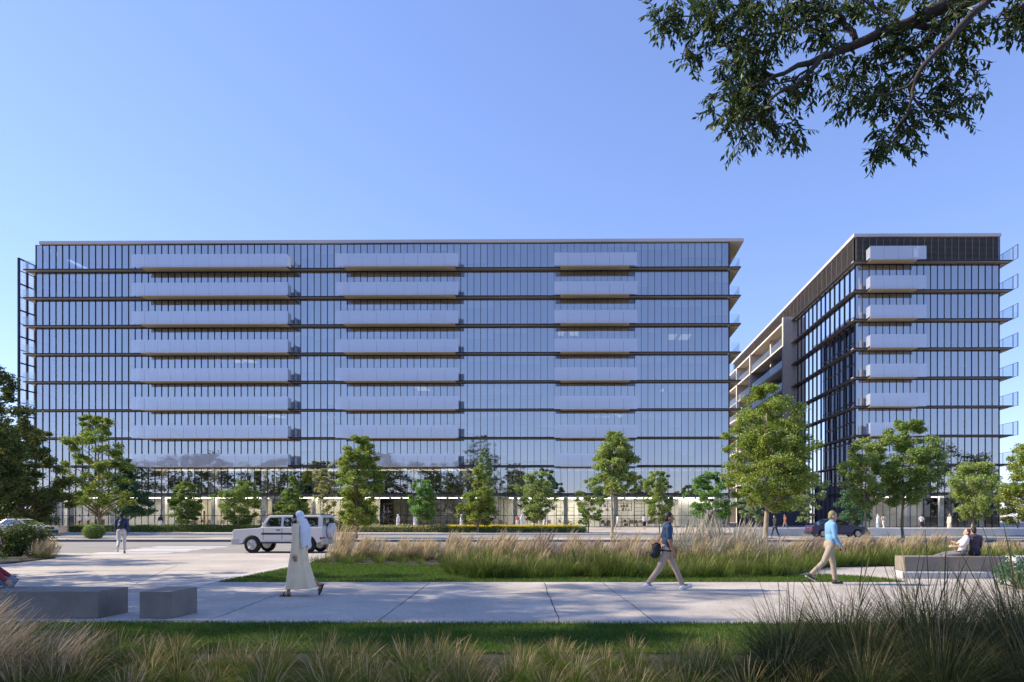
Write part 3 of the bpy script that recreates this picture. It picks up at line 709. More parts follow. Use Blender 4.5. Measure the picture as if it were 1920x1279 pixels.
# trees left of the frame whose shade falls on the path, and woodland behind the viewer mirrored in the glass
for i, (x, y, h, rr_) in enumerate(((-17,12.2,11,3.2),(-19.5,15.2,15.5,3.4),(-17,13.4,9.5,2.2),(-23,17.8,12.5,3.0),(-25.5,12.6,19,4.0),(-30,15.6,20,3.8),(-20,11.2,15,2.9),(-27,11.9,20,3.2),(-29,6.6,24,3.6),(-33,24.5,12,3.4))):
    tree('shade_tree', 'shade tree standing beyond the left edge of the plaza', (x,y,0), h, h*(.26 if h<23 else .62), rr_, 'oval', L_dark, M['bark'], 60+i, nclump=62, per=44, L=.24, tr=.14, group='shade trees left of the plaza', gap=.06, crad=.27)
wr = np.random.default_rng(99); cs = []; rad = []
for x, h in list(zip(np.arange(-150,-30,7.5), wr.uniform(16.5,20.5,16)))+[(-118,21),(-60,20.5),(104,22),(113,23.5),(121,20)]:
    y = -22+wr.uniform(-5,5); k = 46
    tz = wr.uniform(.08,1,k); az = wr.uniform(0,6.28,k); rr_ = np.sqrt(np.clip(1-(1.5*tz-.6)**2,.05,1))*h*.33*wr.uniform(.3,1,k)
    cs += [(x+a,y+b,c) for a,b,c in zip(np.cos(az)*rr_, np.sin(az)*rr_, tz*h)]; rad += list(wr.uniform(.07,.13,k)*h)
V, F = leaf_cloud(wr, np.array(cs), np.array(rad), 60, .8)
o = np_obj('woodland', V, F, L_dark); tag(o, 'dark belt of trees mirrored in the lower glazing', kind='stuff')

# ---- overhanging boughs of the near tree at the top right
ot = thing('overhanging_tree', 'dark leafy boughs of a near tree hanging into the top right corner', 'tree', (11.6,9.4,0))
zp = lambda zx, zy, d: ray(1180+zx/2.595, zy/2.595, d)
mb = MB()
mb.tube([(11.6,9.4,0),(11.55,9.4,1.0),(11.4,9.45,3),(10.9,9.5,5.6),(10.3,9.6,8.2),zp(2000,-330,9.9)], [.42,.34,.30,.27,.24,.2], 12)
mb.build('trunk', M['bark_dark'], ot, smooth=True)
limbs = [
 ([(2000,-330,9.9),(1800,-150,9.8),(1575,0,9.8),(1480,52,9.8),(1385,102,9.8),(1290,138,9.8),(1160,192,9.7),(1000,252,9.7),(940,275,9.6),(820,318,9.6),(700,372,9.5),(600,420,9.5)], .17, .018),
 ([(2000,-300,10.2),(1860,-120,10.2),(1680,0,10.2),(1590,65,10.2),(1500,128,10.3),(1400,122,10.2),(1330,130,10.0)], .11, .05),
 ([(1500,128,10.3),(1440,200,10.3),(1370,250,10.4),(1290,300,10.4),(1180,330,10.4)], .06, .012),
 ([(2000,-280,9.4),(1850,-90,9.4),(1735,10,9.4),(1690,50,9.3),(1600,140,9.2),(1510,235,9.2),(1440,310,9.1),(1390,390,9.1),(1378,470,9.1),(1350,560,9.1),(1280,650,9.1)], .085, .012),
 ([(1735,10,9.4),(1660,90,9.5),(1590,170,9.6),(1550,240,9.6),(1590,300,9.6)], .04, .01),
 ([(800,-90,9.9),(900,0,9.9),(930,40,9.9),(1000,65,9.9),(1050,130,9.8),(1100,192,9.7)], .035, .055),
 ([(930,40,9.9),(850,105,10),(760,150,10),(700,220,10),(650,300,10),(600,340,10)], .04, .008),
 ([(760,150,10),(640,170,10.1),(500,200,10.2),(420,240,10.2)], .022, .006),
 ([(940,275,9.6),(860,370,9.5),(760,430,9.5),(690,480,9.4),(640,545,9.4),(560,640,9.4)], .05, .008),
 ([(880,310,9.6),(870,340,9.7),(800,390,9.7),(690,410,9.7),(560,420,9.7)], .03, .008),
 ([(1330,130,10.),(1270,60,10),(1180,30,10.1),(1080,-20,10.1)], .035, .012),
 ([(1390,390,9.1),(1330,430,9.2),(1250,460,9.2),(1120,490,9.3)], .03, .006),
 ([(1378,470,9.1),(1450,550,9.1),(1560,545,9.0),(1650,475,9.0)], .022, .005),
 ([(560,-90,10.2),(480,0,10.2),(400,60,10.3),(300,80,10.3),(180,110,10.3)], .04, .006),
 ([(400,60,10.3),(320,160,10.3),(270,240,10.3),(250,320,10.3)], .02, .005),
 ([(1990,-60,9.6),(1920,20,9.6),(1850,90,9.6),(1770,110,9.6)], .03, .006),
 ([(690,480,9.4),(690,560,9.4),(730,640,9.4),(780,670,9.4)], .014, .005),
]
for pts, r0, r1 in limbs:
    P = [zp(*p) for p in pts]; Q = [P[0]]
    rr = random.Random(len(pts)*7+int(r0*1000))
    for a, b in zip(P[:-1],P[1:]):
        Q += [a+(b-a)*.5+np.array([rr.gauss(0,.02),rr.gauss(0,.02),rr.gauss(0,.02)]), b]
    m_ = MB(); m_.tube(Q, list(np.linspace(r0*.74,r1*.8,len(Q))), 8); m_.build('bough', M['bark_dark'], ot, smooth=True)
cl = [(130,95,50),(180,150,40),(260,60,75),(350,60,75),(450,60,75),(540,30,60),(440,130,55),(280,200,35),(262,300,38),(500,190,60),(560,150,50),(450,285,65),(540,290,60),(620,250,55),(700,80,80),(790,60,70),(700,160,60),(870,170,50),(930,180,35),
 (560,360,75),(520,430,75),(600,440,75),(640,380,50),(450,500,60),(520,520,65),(470,580,55),(560,590,45),(630,600,50),(535,690,35),(765,665,45),(705,640,30),(720,490,55),(800,440,60),(880,400,50),(1000,425,32),(1030,320,65),(1130,330,70),(1200,290,70),(1060,50,70),(1110,30,60),(1200,80,60),
 (1250,180,50),(1300,250,60),(1400,280,65),(1480,300,55),(1380,370,45),(1230,400,55),(1110,470,55),(1060,520,40),(1180,510,60),(1260,500,60),(1290,600,60),(1230,680,50),(1190,760,40),(1260,710,45),(1400,560,50),(1500,460,60),(1540,400,40),(1560,545,55),(1650,475,40),(1350,650,45),(1640,315,40),(1600,220,55),(1640,160,45),(1560,100,60),(1650,40,50),(1450,180,50),(1350,40,60),(980,230,30),
 (1850,90,50),(1770,110,35),(1900,50,60),(1905,150,30),(1960,90,60),(620,30,60),(880,20,50),(990,0,50),(1480,20,40)]
r = np.random.default_rng(5); C=[];A=[];B=[]; tw = MB()
for (x, y, rd) in cl:
    c0 = zp(x+14, y-26, r.uniform(9.5,10.6)); R3 = rd/2.595/FPX*9.8
    for k in range(max(3, int(rd*.32))):
        p = c0+r.normal(size=3)*R3*np.array([.52,.8,.52]); d = np.array([r.normal()*.8,r.normal()*.6,r.normal()*.45-.35]); d /= np.linalg.norm(d)
        Lt = r.uniform(.18,.38); n = int(Lt/.030); q = p.copy(); side = np.cross(d,[0,0,1.]); side /= np.linalg.norm(side)+1e-6
        pts = [q.copy()]
        for j in range(n):
            d = d+np.array([0,0,-.035]); d /= np.linalg.norm(d); q = q+d*.030
            sgn = 1 if j % 2 else -1
            a = d*.55+side*sgn*.65+np.array([0,0,-.45])+r.normal(size=3)*.22; a /= np.linalg.norm(a)
            l = .056*r.uniform(.7,1.25); b = np.cross(a, r.normal(size=3)*.5+np.array([0,0,1.])); b /= np.linalg.norm(b)+1e-6
            C.append(q+a*l); A.append(a*l); B.append(b*l*.38)
            if j % 4 == 3: pts.append(q.copy())
        pts.append(q.copy())
        if len(pts) > 1: tw.tube(pts, list(np.linspace(.006,.002,len(pts))), 4)
V, F = kites(np.array(C),np.array(A),np.array(B),.25)
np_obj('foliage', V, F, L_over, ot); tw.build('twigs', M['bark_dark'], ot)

# ------------------------------------------------------------------ grasses
def blades(r, bx, by, bz, h, az, lean, bend, w, seg=4, prof='leaf', twist=.6):
    n = len(bx); V = np.empty((n,seg+1,2,3),np.float32); tip = np.empty((n,seg+1,2),np.float32)
    p = np.stack([bx,by,bz],1).astype(float); dirh = np.stack([np.cos(az),np.sin(az),np.zeros(n)],1)
    ta = az+math.pi/2+r.normal(size=n)*twist; wd = np.stack([np.cos(ta),np.sin(ta),np.zeros(n)],1)
    for i in range(seg+1):
        s = i/seg
        if prof == 'leaf': ww = w*(1-s**1.6)*(.75+.5*s)+.0004
        else: ww = w*(.28+ (1.0*np.clip((s-.5)/.2,0,1)*np.clip((1.02-s)/.25,0,1)))
        V[:,i,0] = p-wd*np.asarray(ww)[:,None]; V[:,i,1] = p+wd*np.asarray(ww)[:,None]; tip[:,i,:] = s
        ang = lean+bend*(s+.5/seg)**1.3
        stp = h/seg
        p = p+dirh*(np.sin(ang)*stp)[:,None]; p[:,2] += np.cos(ang)*stp
    F = np.empty((n,seg,4),np.int32); b = np.arange(n)*(seg+1)*2
    for i in range(seg):
        F[:,i,0]=b+2*i; F[:,i,1]=b+2*i+1; F[:,i,2]=b+2*i+3; F[:,i,3]=b+2*i+2
    return V.reshape(-1,3), F.reshape(-1,4), tip.ravel()
def join(parts):
    V=[];F=[];T=[];k=0
    for v,f,t in parts: V.append(v);F.append(f+k);T.append(t);k+=len(v)
    return np.concatenate(V),np.concatenate(F),np.concatenate(T)
def tuft(r, n, h, rad, w, lean=.35, bend=.9, wind=(0,0), plume=0, ph=1.25, pw=2.2, seg=4):
    a = r.uniform(0,2*math.pi,n); q = rad*np.sqrt(r.uniform(0,1,n)); az = a+r.normal(size=n)*.5
    ln = np.abs(r.normal(size=n))*lean*.6+q/rad*lean*.7; bd = np.abs(r.normal(size=n)*.35+bend)*(.4+.8*q/rad)
    dx = np.cos(az)*ln+wind[0]; dy = np.sin(az)*ln+wind[1]; az2 = np.arctan2(dy,dx); ln2 = np.hypot(dx,dy)
    hh = h*r.uniform(.55,1.1,n)
    out = [blades(r, np.cos(a)*q, np.sin(a)*q, np.zeros(n), hh, az2, ln2, bd, w*r.uniform(.7,1.3,n), seg)]
    if plume:
        m = plume; a = r.uniform(0,6.28,m); q = rad*.7*np.sqrt(r.uniform(0,1,m)); az = a+r.normal(size=m)*.5
        ln = np.abs(r.normal(size=m))*lean*.4; dx = np.cos(az)*ln+wind[0]*1.2; dy = np.sin(az)*ln+wind[1]*1.2
        v,f,t = blades(r, np.cos(a)*q, np.sin(a)*q, np.zeros(m), h*ph*r.uniform(.75,1.15,m), np.arctan2(dy,dx), np.hypot(dx,dy), bend*.55*r.uniform(.4,1.2,m), w*pw*r.uniform(.5,1.2,m), seg+2, 'plume')
        out.append((v,f,np.clip(t+.35,0,1)))
    return join(out)
G_green = blade_mat('green_blade', [(0,(.045,.085,.016)),(.6,(.095,.150,.030)),(1,(.17,.21,.05))], [(0,(.09,.13,.03)),(.6,(.18,.20,.06)),(1,(.34,.28,.15))], .6,1.0)
G_bronze = blade_mat('bronze_tipped_blade', [(0,(.040,.088,.012)),(.6,(.088,.150,.022)),(1,(.17,.215,.04))], [(0,(.10,.105,.028)),(.5,(.21,.165,.07)),(1,(.46,.35,.22))], .6,1.05)
G_tan = blade_mat('tan_feather_blade', [(0,(.05,.065,.018)),(.5,(.10,.10,.035)),(1,(.18,.15,.07))], [(0,(.26,.20,.12)),(.5,(.40,.32,.19)),(1,(.57,.48,.32))], .3,.9, trans=.4)
G_mauve = blade_mat('mauve_feather_blade', [(0,(.045,.06,.018)),(.5,(.085,.09,.033)),(1,(.16,.14,.07))], [(0,(.17,.12,.10)),(.5,(.27,.205,.165)),(1,(.42,.35,.28))], .35,.95, trans=.4)
G_plume = blade_mat('silver_plume_blade', [(0,(.075,.11,.035)),(.5,(.13,.165,.065)),(1,(.22,.24,.12))], [(0,(.27,.24,.17)),(.5,(.40,.36,.27)),(1,(.58,.53,.43))], .55,1.0, trans=.4)
G_lawn = blade_mat('lawn_blade', [(0,(.038,.088,.012)),(.6,(.075,.15,.020)),(1,(.13,.19,.035))], [(0,(.07,.14,.022)),(.6,(.12,.19,.035)),(1,(.24,.26,.07))], .2,1.0)
G_dark = blade_mat('dark_tussock_blade', [(0,(.020,.042,.016)),(.6,(.040,.072,.026)),(1,(.08,.11,.04))], [(0,(.05,.06,.03)),(.6,(.10,.10,.055)),(1,(.26,.20,.12))], .5,1.0, trans=.2)
G_straw = blade_mat('straw_tussock_blade', [(0,(.06,.07,.02)),(.5,(.13,.13,.045)),(1,(.22,.18,.09))], [(0,(.26,.21,.14)),(.5,(.42,.35,.25)),(1,(.58,.50,.39))], .2,.7, trans=.3)
def inpoly(P, x, y):
    c = np.zeros(len(x),bool); n = len(P)
    for i in range(n):
        x1,y1 = P[i]; x2,y2 = P[(i+1)%n]
        k = ((y1>y)!=(y2>y)) & (x < (x2-x1)*(y-y1)/((y2-y1)+1e-12)+x1); c ^= k
    return c
def lawn(name, label, poly, n, h, w, z, seed, mt, sel=None):
    r = np.random.default_rng(seed); P = np.array(poly)
    lo = P.min(0); hi = P.max(0); x = r.uniform(lo[0],hi[0],n); y = r.uniform(lo[1],hi[1],n); k = inpoly(poly,x,y)
    if sel is not None: k &= sel(x,y)
    x=x[k]; y=y[k]; m=len(x)
    V,F,t = blades(r, x, y, np.full(m,z), h*r.uniform(.5,1.2,m), r.uniform(0,6.28,m), np.abs(r.normal(size=m))*.4, r.uniform(0,.9,m), np.full(m,w), 2)
    return tag(np_obj(name, V, F, mt, attr=t), label, kind='stuff')
vis = lambda x, y: (x > -.93*y) & (x < .70*y)
lawn('grass', 'short dark grass of the lawn strip along the near edge of the path', rect(-10,8,8.2,10.56), 120000, .055, .0035, -.005, 1, G_lawn, vis)
lawn('grass', 'short sunlit grass of the lawn beyond the path', LAWN, 110000, .06, .006, .012, 2, G_lawn, vis)
def meadow(name, label, n, seed, mt, variants, sel=None, poly=BED, z=.045, smin=.55, smax=1.3):
    r = np.random.default_rng(seed); P = np.array(poly); lo=P.min(0); hi=P.max(0)
    x = r.uniform(lo[0],hi[0],n); y = r.uniform(lo[1],hi[1],n); k = inpoly(poly,x,y) & (x > -.93*y) & (x < .72*y)
    if sel is not None: k &= sel(x,y,r)
    parts=[]
    for xx,yy in zip(x[k],y[k]):
        v,f,t = variants[r.integers(len(variants))]; s = r.uniform(smin,smax)*(.92+.30*math.sin(xx*1.3+seed)*math.sin(yy*1.7+xx*.6)+.18*math.sin(xx*3.1+yy*2.3)); a = r.uniform(-.6,.6)
        c_,s_ = math.cos(a),math.sin(a); v2 = v*s; v2 = np.stack([v2[:,0]*c_-v2[:,1]*s_, v2[:,0]*s_+v2[:,1]*c_, v2[:,2]],1)+np.array([xx,yy,z])
        parts.append((v2,f,t))
    V,F,T_ = join(parts)
    return tag(np_obj(name, V, F, mt, attr=T_), label, kind='stuff')
r = np.random.default_rng(21)
VT = [tuft(r,70,.56,.22,.0045,.28,.8,(.22,0),60,1.3,1.7,seg=3) for _ in range(5)]
VG = [tuft(r,130,.50,.26,.0045,.42,1.0,(.04,0),10,1.15,1.3,seg=3) for _ in range(4)]
px_at = lambda x, y: CX+FPX*(x*RV[0]+y*RV[1])/(y*FV[1]+x*FV[0])
front = lambda x, y: np.interp(px_at(x,y), [560,840,850,1200,1480,1550,1690,1920],[23.6,23.4,18.2,18.0,18.9,22.1,22.7,22.8])
meadow('feather_grass', 'tan feathery grass filling the long bed beside the road', 1500, 31, G_tan, VT, lambda x,y,q: (y > front(x,y)+np.where(px_at(x,y)<845,.3,2.6)) & ((px_at(x,y)<985)|(px_at(x,y)>1560)|(q.uniform(size=len(x))<.45)))
meadow('mauve_grass', 'mauve brown feathery grass in the middle of the long bed', 620, 32, G_mauve, VT, lambda x,y,q: (y > front(x,y)+2.4) & (px_at(x,y)>930) & (px_at(x,y)<1640))
meadow('tussock_grass', 'green tussock grass along the front of the long bed', 7500, 33, G_green, VG, lambda x,y,q: (px_at(x,y)>838) & (y < front(x,y)+q.uniform(1.5,6.0,len(x))) & (q.uniform(size=len(x))<.85), smin=.75, smax=1.25)
meadow('tussock_grass', 'dark green tussock grass at the foot of the feathery grass', 1600, 34, G_green, VG, lambda x,y,q: (px_at(x,y)<850) & (y < front(x,y)+1.6), smin=.45, smax=.75)
meadow('corner_grass', 'wispy tan grass around the dark shrub in the corner bed', 260, 35, G_tan, VT, lambda x,y,q: (px_at(x,y) > 28), poly=LBED, z=.04, smin=.6, smax=1.05)
meadow('corner_grass', 'low green grass at the front of the corner bed', 240, 36, G_green, VG, None, poly=LBED, z=.04, smin=.5, smax=.8)

def clump_set(name, label, cat, group, protos, spots, mt):
    base = []
    for k, p in enumerate(protos):
        V,F,t = p; me_o = np_obj(name, V, F, mt, attr=t); base.append(me_o)
    used = set()
    for i, (x,y,z,s,rz) in enumerate(spots):
        k = i % len(base)
        o = base[k] if k not in used else base[k].copy()
        if k in used: col.objects.link(o)
        used.add(k); o.location = (x,y,z); o.scale = (s,s,s); o.rotation_euler = (0,0,rz); tag(o,label,cat,group,'thing')
# silver plume grass beside the walking man
r = np.random.default_rng(41)
PP = [tuft(r,230,.85,.28,.006,.40,.85,(.12,0),55,1.38,1.8) for _ in range(3)]
clump_set('plume_grass','tall silver plumed grass clump right of the man with the bag','ornamental grass','silver plume grass clumps beside the man with the bag',PP,
   [tuple(gnd(px,py)[:2])+(.045,s,a) for px,py,s,a in ((1285,1052,1.26,0),(1318,1049,1.46,1),(1352,1052,1.40,2),(1388,1056,1.26,.5),(1425,1058,1.05,1.5),(1300,1060,.85,2.5),(1340,1063,.8,.3),(1462,1058,.72,1.1),(1262,1047,1.0,.2),(1405,1046,1.1,.7))], G_plume)
# clumps in the foreground
r = np.random.default_rng(43)
PB = [tuft(r,620,.43,.11,.0021,1.0,1.25,(.06,.0),70,1.10,1.6) for _ in range(6)]
spots = []; rr = random.Random(12)
for row, (y, ds) in enumerate(((7.75,.50),(7.3,.46),(6.85,.44),(6.4,.42),(5.95,.42))):
    x = -.87*y-.3+(row%2)*.25
    while x < .62*y:
        pxx = px_at(x,y); s = rr.uniform(.66,1.04)*(1.0 if row else .80)*(1.18 if pxx < 300 else 1)
        if pxx < 1500+row*40: spots.append((x+rr.uniform(-.14,.14), y+rr.uniform(-.2,.2), -.02, s, rr.uniform(0,6.28)))
        x += ds*rr.uniform(.8,1.3)
clump_set('grass_clump','bronze tipped grass clump in the band along the bottom of the picture','ornamental grass','bronze tipped grass clumps in the foreground',PB,spots,G_bronze)
r = np.random.default_rng(44)
PS = [tuft(r,430,.98,.20,.0030,.25,.95,(.42,0),60,1.12,1.5) for _ in range(3)]
clump_set('straw_grass','tall wind bent straw coloured grass clump in the left foreground','ornamental grass','straw coloured grass clumps in the left foreground',PS,
   [(-6.75,7.0,-.02,.98,.1),(-6.3,6.6,-.02,.95,-.2),(-7.1,7.5,-.02,.92,.2),(-6.5,7.4,-.02,.72,0),(-5.7,6.3,-.02,.8,.1),(-5.75,7.0,-.02,.66,.1),(-5.25,6.6,-.02,.66,-.1)],G_straw)
r = np.random.default_rng(45)
PD = [tuft(r,1200,1.05,.25,.0032,.52,.95,(0,0),26,1.18,1.4) for _ in range(4)]
clump_set('dark_grass','tall dark green grass clump in the right foreground','ornamental grass','dark grass clumps in the right foreground',PD,
   [(2.15,7.2,-.02,.86,0),(2.75,7.4,-.02,1.0,1),(3.35,7.1,-.02,1.12,2),(3.9,7.5,-.02,1.12,3),(4.4,6.9,-.02,1.2,.6),(4.95,7.3,-.02,1.2,1.3),(2.6,6.5,-.02,.8,2.2),(3.2,6.3,-.02,.95,.2),(3.8,6.2,-.02,1.0,1.9),(4.3,6.1,-.02,1.05,2.7),(1.85,6.6,-.02,.66,.4),(5.3,6.6,-.02,1.2,.1),(3.0,5.8,-.02,.75,1.1),(3.7,5.6,-.02,.8,.9),(2.4,5.9,-.02,.6,.3)],G_dark)
# fallen leaves on the paving
r = np.random.default_rng(77); n = 260; y = r.uniform(10.6,22,n); x = r.uniform(-.8,.5,n)*y
C = np.stack([x,y,np.full(n,.008)],1); A = unit(r.normal(size=(n,3))*np.array([1,1,.08]))*r.uniform(.012,.03,(n,1)); Bv = unit(np.cross(A,np.array([0,0,1.])+r.normal(size=(n,3))*.15))*.011
V,F = kites(C,A,Bv); o = np_obj('fallen_leaves',V,F,leaf_mat('dry_leaf',[(0,(.05,.035,.02)),(.6,(.12,.08,.035)),(1,(.16,.14,.05))])); tag(o,'small dry leaves scattered over the paving',kind='stuff')
# shrubs
def shrub(name, label, cx, cy, z0, rx, ry, h, lm, seed, n=60, per=90, L=.07, group=None, cat='shrub', crad=.3):
    r = np.random.default_rng(seed); t = thing(name, label, cat, (cx,cy,z0), group=group)
    d = unit(r.normal(size=(n,3))); d[:,2] = np.abs(d[:,2]); q = r.uniform(.3,1,n)**.5
    C = np.stack([cx+d[:,0]*rx*q*.85, cy+d[:,1]*ry*q*.85, z0+.12*h+d[:,2]*h*q*.8],1)
    V,F = leaf_cloud(r, C, np.full(n,crad*min(rx,h))*r.uniform(.6,1.1,n), per, L, .9)
    np_obj('foliage', V, F, lm, t)
    mb = MB()
    for i in range(14):
        e = C[i]; mb.tube([(cx+r.normal()*.05,cy+r.normal()*.05,z0), ((cx+e[0])/2,(cy+e[1])/2,z0+(e[2]-z0)*.55), tuple(e)], [.02,.014,.005], 5)
    mb.build('stem', M['bark_dark'], t)
    return t
c = gnd(8,1046); shrub('shrub','dark rounded shrub in the corner bed at the left edge',c[0]-.3,c[1]+1.2,.04,1.35,1.2,1.42,L_dark,71,n=110,per=110,L=.10)
c = gnd(1885,1098); shrub('shrub','low leafy grey green shrub beside the concrete benches on the right',c[0]-.1,c[1]-.6,0,.62,.55,.85,L_teal,72,n=46,per=55,L=.06)
c = gnd(186,1013.5); t = thing('box_bush','round clipped box bush on the median behind the man with the backpack','shrub',(c[0],45.6,.13))
r = np.random.default_rng(73); d = unit(r.normal(size=(5200,3))); d[:,2] = d[:,2]
C = np.stack([c[0]+d[:,0]*.62,45.6+d[:,1]*.6,.13+.48+d[:,2]*.47],1)+r.normal(size=(5200,3))*.03; A = unit(r.normal(size=(5200,3)))*.035; Bv = unit(np.cross(A,d+r.normal(size=(5200,3))*.4))*.022
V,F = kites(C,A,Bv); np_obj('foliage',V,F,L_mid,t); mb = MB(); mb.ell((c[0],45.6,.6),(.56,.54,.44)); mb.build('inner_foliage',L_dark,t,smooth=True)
def hedge(label, pxa, pxb, Y, dy, h, lm, seed, z0=.12, rough=.04):
    r = np.random.default_rng(seed); x0, x1 = XatY(pxa,Y), XatY(pxb,Y)
    t = thing('hedge', label, 'hedge', ((x0+x1)/2, Y, z0), group='low hedges at the foot of the offices')
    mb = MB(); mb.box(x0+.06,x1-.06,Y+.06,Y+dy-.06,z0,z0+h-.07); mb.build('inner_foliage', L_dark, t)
    A_ = [( (x1-x0)*h,'f'),((x1-x0)*dy,'t'),(dy*h,'l'),(dy*h,'r')]; n = int(min(26000, (x1-x0)*(h+dy)*300)); pts = []
    for ar, k in A_:
        m = int(n*ar/sum(a for a,_ in A_)); u = r.uniform(size=m); v = r.uniform(size=m)
        pts.append({'f':np.stack([x0+(x1-x0)*u, np.full(m,Y), z0+h*v],1),'t':np.stack([x0+(x1-x0)*u, Y+dy*v, np.full(m,z0+h)],1),'l':np.stack([np.full(m,x0),Y+dy*u,z0+h*v],1),'r':np.stack([np.full(m,x1),Y+dy*u,z0+h*v],1)}[k])
    C = np.concatenate(pts); C = C+r.normal(size=C.shape)*rough+np.sin(C[:,[0]]*1.9+seed)*np.array([0,0,.035]); m = len(C)
    A = unit(r.normal(size=(m,3)))*.055; Bv = unit(np.cross(A,r.normal(size=(m,3))))*.036
    V,F = kites(C,A,Bv); np_obj('foliage',V,F,lm,t)
hedge('short clipped hedge at the far left below the glazing',127,163,65.5,1.2,.62,L_mid,81)
hedge('short clipped hedge second from the left, behind the box bush',167,224,65.5,1.2,.58,L_sun,82)
hedge('clipped hedge beginning beside the man with the backpack',228,263,65.5,1.2,.60,L_mid,83)
hedge('long clipped hedge between the man with the backpack and the white car',265,640,65.5,1.2,.62,L_mid,84)
hedge('loose brown green hedge behind the tall dense olive tree',640,840,64.5,1.0,.55,L_buff,85,rough=.09)
hedge('loose low hedge in front of the yellow grass bed',842,1098,64.2,.9,.42,L_sun,86,rough=.09)
FB = [(XatY(838,65.4),65.4),(XatY(1085,65.4),65.4),(XatY(1085,69),69),(XatY(838,69),69)]
fbm = MB(); fbm.prism(FB,.12,.60); o = fbm.build('raised_bed',M['soil']); tag(o,'raised earth bed carrying the yellow painted grass','grass bed')
G_lit_grass = blade_mat('yellow_lit_grass_blade', [(0,(.16,.20,.02)),(1,(.25,.28,.03))], [(0,(.80,.60,.015)),(.6,(.85,.66,.02)),(1,(.62,.58,.04))], .05,.4)  # sunlit lawn strip beyond the hedge, its sunlight put into yellow blades
lawn('lit_grass','sunlit grass painted bright yellow on the raised bed in front of the lobby',FB,42000,.20,.020,.60,8,G_lit_grass)
# ------------------------------------------------------------------ concrete benches
def block(label, x0,x1,y0,y1,z0,z1, m='bench', shear=0):
    mb = MB(); vs = [(x0,y0,z0),(x1,y0,z0),(x1+shear,y1,z0),(x0+shear,y1,z0)]
    mb.add([v for v in vs]+[(a,b,z1) for a,b,_ in vs], [(0,3,2,1),(4,5,6,7),(0,1,5,4),(1,2,6,5),(2,3,7,6),(3,0,4,7)])
    o = mb.build('concrete_bench', M[m], bevel=.012, loc=((x0+x1)/2,(y0+y1)/2,z0)); tag(o,label,'bench')
    return o
a = gnd(183,1160)[:2]; b = gnd(261,1160)[:2]; c = gnd(323,1160)[:2]
block('long dark concrete bench block at the left edge of the path',-12.4,a[0],a[1],a[1]+.74,0,.44)
block('short square concrete bench block standing alone on the left of the path',b[0],c[0],b[1],b[1]+.72,0,.44)
pl = MB(); xa = float(gnd(1692,1085)[0]); xb = float(gnd(1850,1085)[0]); yb = float(gnd(1700,1085)[1])
BX0 = float(ray(1692,1071,18.45)[0]); BX1 = float(ray(1875,1071,18.45)[0])
o = block('low grey concrete step in front of the right hand bench',xa,xb,yb,18.42+.0,0,.165,'bench_pale')
o.name = 'concrete_step'; o['category'] = 'step'
block('long concrete bench on the right with two people seated on it',BX0,BX1,18.43,19.0,.17,.565,'bench')
pd = MB(); pd.box(BX0,BX1,18.43,19.0,0,.168); o = pd.build('bench_plinth', M['bench_pale']); tag(o,'pale plinth under the long right hand bench','plinth')
X2 = float(ray(1889,1071,18.45)[0])
block('pale concrete bench block cut off by the right edge',X2,X2+3.2,18.2,18.9,0,.575,'bench_pale')

# ------------------------------------------------------------------ people
SK = {}
def skin(c): 
    k = tuple(c)
    if k not in SK: SK[k] = mat('skin', c, .55, var=.06, scale=8)
    return SK[k]
def cloth(name, c, var=.12):
    k = (name,)+tuple(c)
    if k not in SK: SK[k] = mat(name, c, .85, var=var, scale=5, bump=.25, bscale=26)
    return SK[k]
HAIR = mat('dark_hair', (.014,.011,.010), .6, var=.2, scale=20); AUB = mat('auburn_hair', (.12,.035,.02), .6, var=.2, scale=20); BLOND = mat('sandy_hair', (.22,.185,.09), .6, var=.2, scale=20)
GREY = mat('grey_hair', (.3,.28,.26), .6, var=.2, scale=20)
EYE = mat('eye', (.02,.018,.015), .2, var=0)
def remesh(name, mb, voxel, m, parent, sm=6):
    me = bpy.data.meshes.new('tmp'); me.from_pydata(mb.v, [], mb.f); o = bpy.data.objects.new('tmp', me); col.objects.link(o)
    r_ = o.modifiers.new('r','REMESH'); r_.mode = 'VOXEL'; r_.voxel_size = voxel
    s_ = o.modifiers.new('s','SMOOTH'); s_.iterations = sm; s_.factor = .5
    dg = bpy.context.evaluated_depsgraph_get(); me2 = bpy.data.meshes.new_from_object(o.evaluated_get(dg)); me2.name = name
    bpy.data.objects.remove(o); bpy.data.meshes.remove(me)
    me2.materials.clear(); me2.materials.append(m)
    me2.polygons.foreach_set('use_smooth', [True]*len(me2.polygons))
    q = bpy.data.objects.new(name, me2); col.objects.link(q); q.parent = parent
    return q
def V3(*a): return np.array(a, float)
